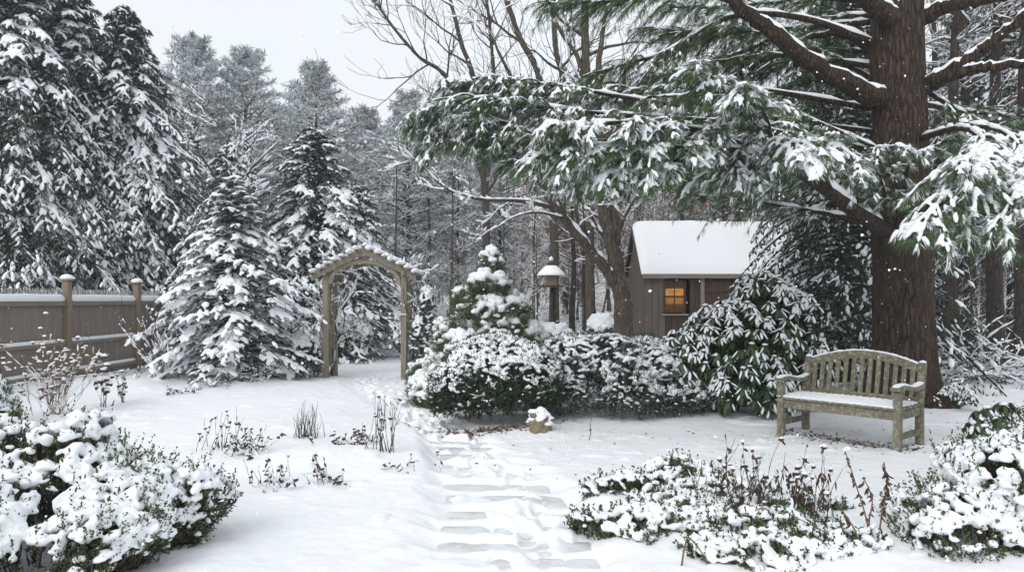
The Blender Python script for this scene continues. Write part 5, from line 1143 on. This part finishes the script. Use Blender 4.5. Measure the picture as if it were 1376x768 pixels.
# ------------------------------------------------------------------ stone ornament
def ornament():
    rs = RS(451); X, Y = .32, 8.86; o = empty('garden_stone', (X, Y, gz(X, Y) - .055), 'knobbly brown garden stone with a snow cap beside the path', 'stone'); g = G()
    i = np.arange(34); z = rs.rand(34) ** 1.2 * .22; a = i * 2.4; q = .13 * (1 - z / .30) ** .5; P = np.c_[q * np.cos(a), q * .8 * np.sin(a), z + .03]; rr = rs.uniform(.03, .06, 34)
    lumps(g, np.r_[P, [[0, 0, .08], [0, 0, .16]]], rs.randn(36, 3) * [1, 1, .2], np.r_[np.stack([rr, rr * .9, rr * .85], -1), [[.12, .1, .1], [.09, .08, .08]]], rs, 0, .1, ICO2, 1.0)
    remesh(g, .012, 1).obj('stone_body', M['stone'], o); s = G(); on = (rs.rand(34) < .62) & (z > .05)
    lumps(s, np.r_[P[on] + UP * .035 + P[on] * [.12, .12, 0], [[.02, .0, .27], [-.03, .01, .25], [.05, .02, .24]]], rs.randn(on.sum() + 3, 3) * [1, 1, .2], np.r_[np.stack([rr * 1.25, rr * 1.1, rr * .7], -1)[on], [[.08, .07, .04], [.09, .08, .04], [.07, .07, .04]]], rs, 0, .1, ICO2); remesh(s, .010, 2).obj('snow', M['snow'], o)
ornament()

# ------------------------------------------------------------------ loose ground detail
def litter():
    rs = RS(461); f = G(); m = 650; X = -.35 + rs.randn(m) * .45; Y = 9.0 + rs.randn(m) * .10 + .25 * ((X + .35) / .7) ** 2
    leaves(f, np.c_[X, Y, hgt(X, Y) + .006], np.c_[rs.randn(m, 2), rs.rand(m) * .4], UP + rs.randn(m, 3) * .4, rs.uniform(.03, .07, m), rs.uniform(.012, .03, m), .3)
    tag(f.obj('leaf_litter', m_plain('rusty_litter', (.13, .06, .035), .85, .5, 25), None, False), 'rusty leaf litter showing at the foot of the yew', 'leaf litter', None, 'stuff')
    g = G(); m = 2600; X = rs.uniform(.3, 4.6, m); Y = rs.uniform(6.6, 9.4, m); k = vnoise(X * 1.8, Y * 1.8, 17) > .5; X, Y = X[k], Y[k]; m = len(X)
    blades(g, np.c_[X, Y, hgt(X, Y) - .004], np.c_[rs.randn(m, 2) * .7, np.ones(m)], rs.uniform(.012, .035, m), .003, rs); tag(g.obj('grass', m_plain('dry_grass', (.2, .16, .09), .85, .4, 10), None, False), 'dry grass tips poking through thin snow on the lawn', 'grass', None, 'stuff')
    g = G(); m = 520; X = rs.uniform(-1, 7.5, m); Y = rs.uniform(6.3, 14, m); leaves(g, np.c_[X, Y, hgt(X, Y) + .004], np.c_[rs.randn(m, 2), rs.rand(m) * .4], UP + rs.randn(m, 3) * .4, rs.uniform(.02, .05, m), rs.uniform(.01, .025, m), .3)
    tag(g.obj('fallen_leaves', M['brown_leaf'], None, False), 'single dead leaves and twigs lying on the snow', 'fallen leaves', None, 'stuff')
litter()
def brush():
    X, Y = 8.75, 13.6; rs = RS(471); o = empty('brush_pile', (X, Y, gz(X, Y)), 'pile of dark branches dusted with snow in front of the leaning trunk', 'brush pile'); out = []
    for j in range(46):
        a = rs.rand() * 6.28; grow(rs, (rs.randn() * .6, rs.randn() * .3, rs.rand() * .25), (math.cos(a), math.sin(a) * .5, rs.uniform(-.05, .45)), rs.uniform(.5, 1.3), .014, 2, out, (2, 3), .0, .12)
    g, s = branches_geo(out, rs, 4, .004, 1.2); g.obj('branches', M['bark'], o); s.obj('snow', M['snow'], o)
    f = G(); al = np.concatenate([p[0] for p in out]); t = al[rs.randint(0, len(al), 1500)]; leaves(f, t, rs.randn(1500, 3), UP + rs.randn(1500, 3) * .5, .07, .03); f.obj('leaves', M['rhodo'], o, False)
brush()

# ------------------------------------------------------------------ falling snow and haze
def flakes():
    rs = RS(481); g = G(); n = 1400; Y = rs.uniform(3.0, 17, n); X = rs.uniform(-.72, .72, n) * Y; Zf = EYE + rs.uniform(-.33, .42, n) * Y; k = Zf > .15; P = np.c_[X, Y, Zf][k]; m = len(P); r = rs.uniform(.003, .0075, m) * rs.choice([.8, 1, 1.6], m)
    lumps(g, P, rs.randn(m, 3), np.stack([r, r * .85, r * .8], -1), rs, 0, .1, None, 1.0)
    tag(g.obj('falling_snow', M['snow']), 'snowflakes drifting down through the whole garden', 'falling snow', None, 'stuff')
flakes()
if HAZE:
    g = G(); x0, x1, y0, y1, z0, z1 = -110, 110, -6, 140, -4, 40
    v = [(x, y, z) for z in (z0, z1) for x, y in ((x0, y0), (x1, y0), (x1, y1), (x0, y1))]; g.add(v, q=[[0, 3, 2, 1], [4, 5, 6, 7], [0, 1, 5, 4], [1, 2, 6, 5], [2, 3, 7, 6], [3, 0, 4, 7]])
    m = bpy.data.materials.new('haze_air'); m.use_nodes = True; n = m.node_tree; n.nodes.clear(); vo = n.nodes.new('ShaderNodeVolumePrincipled'); vo.inputs['Color'].default_value = (.93, .95, 1, 1); vo.inputs['Density'].default_value = HAZE; vo.inputs['Anisotropy'].default_value = .1
    ou = n.nodes.new('ShaderNodeOutputMaterial'); n.links.new(vo.outputs[0], ou.inputs['Volume'])
    h = g.obj('haze', m, None, False); tag(h, 'thin haze of falling snow filling the garden', 'haze', None, 'stuff')
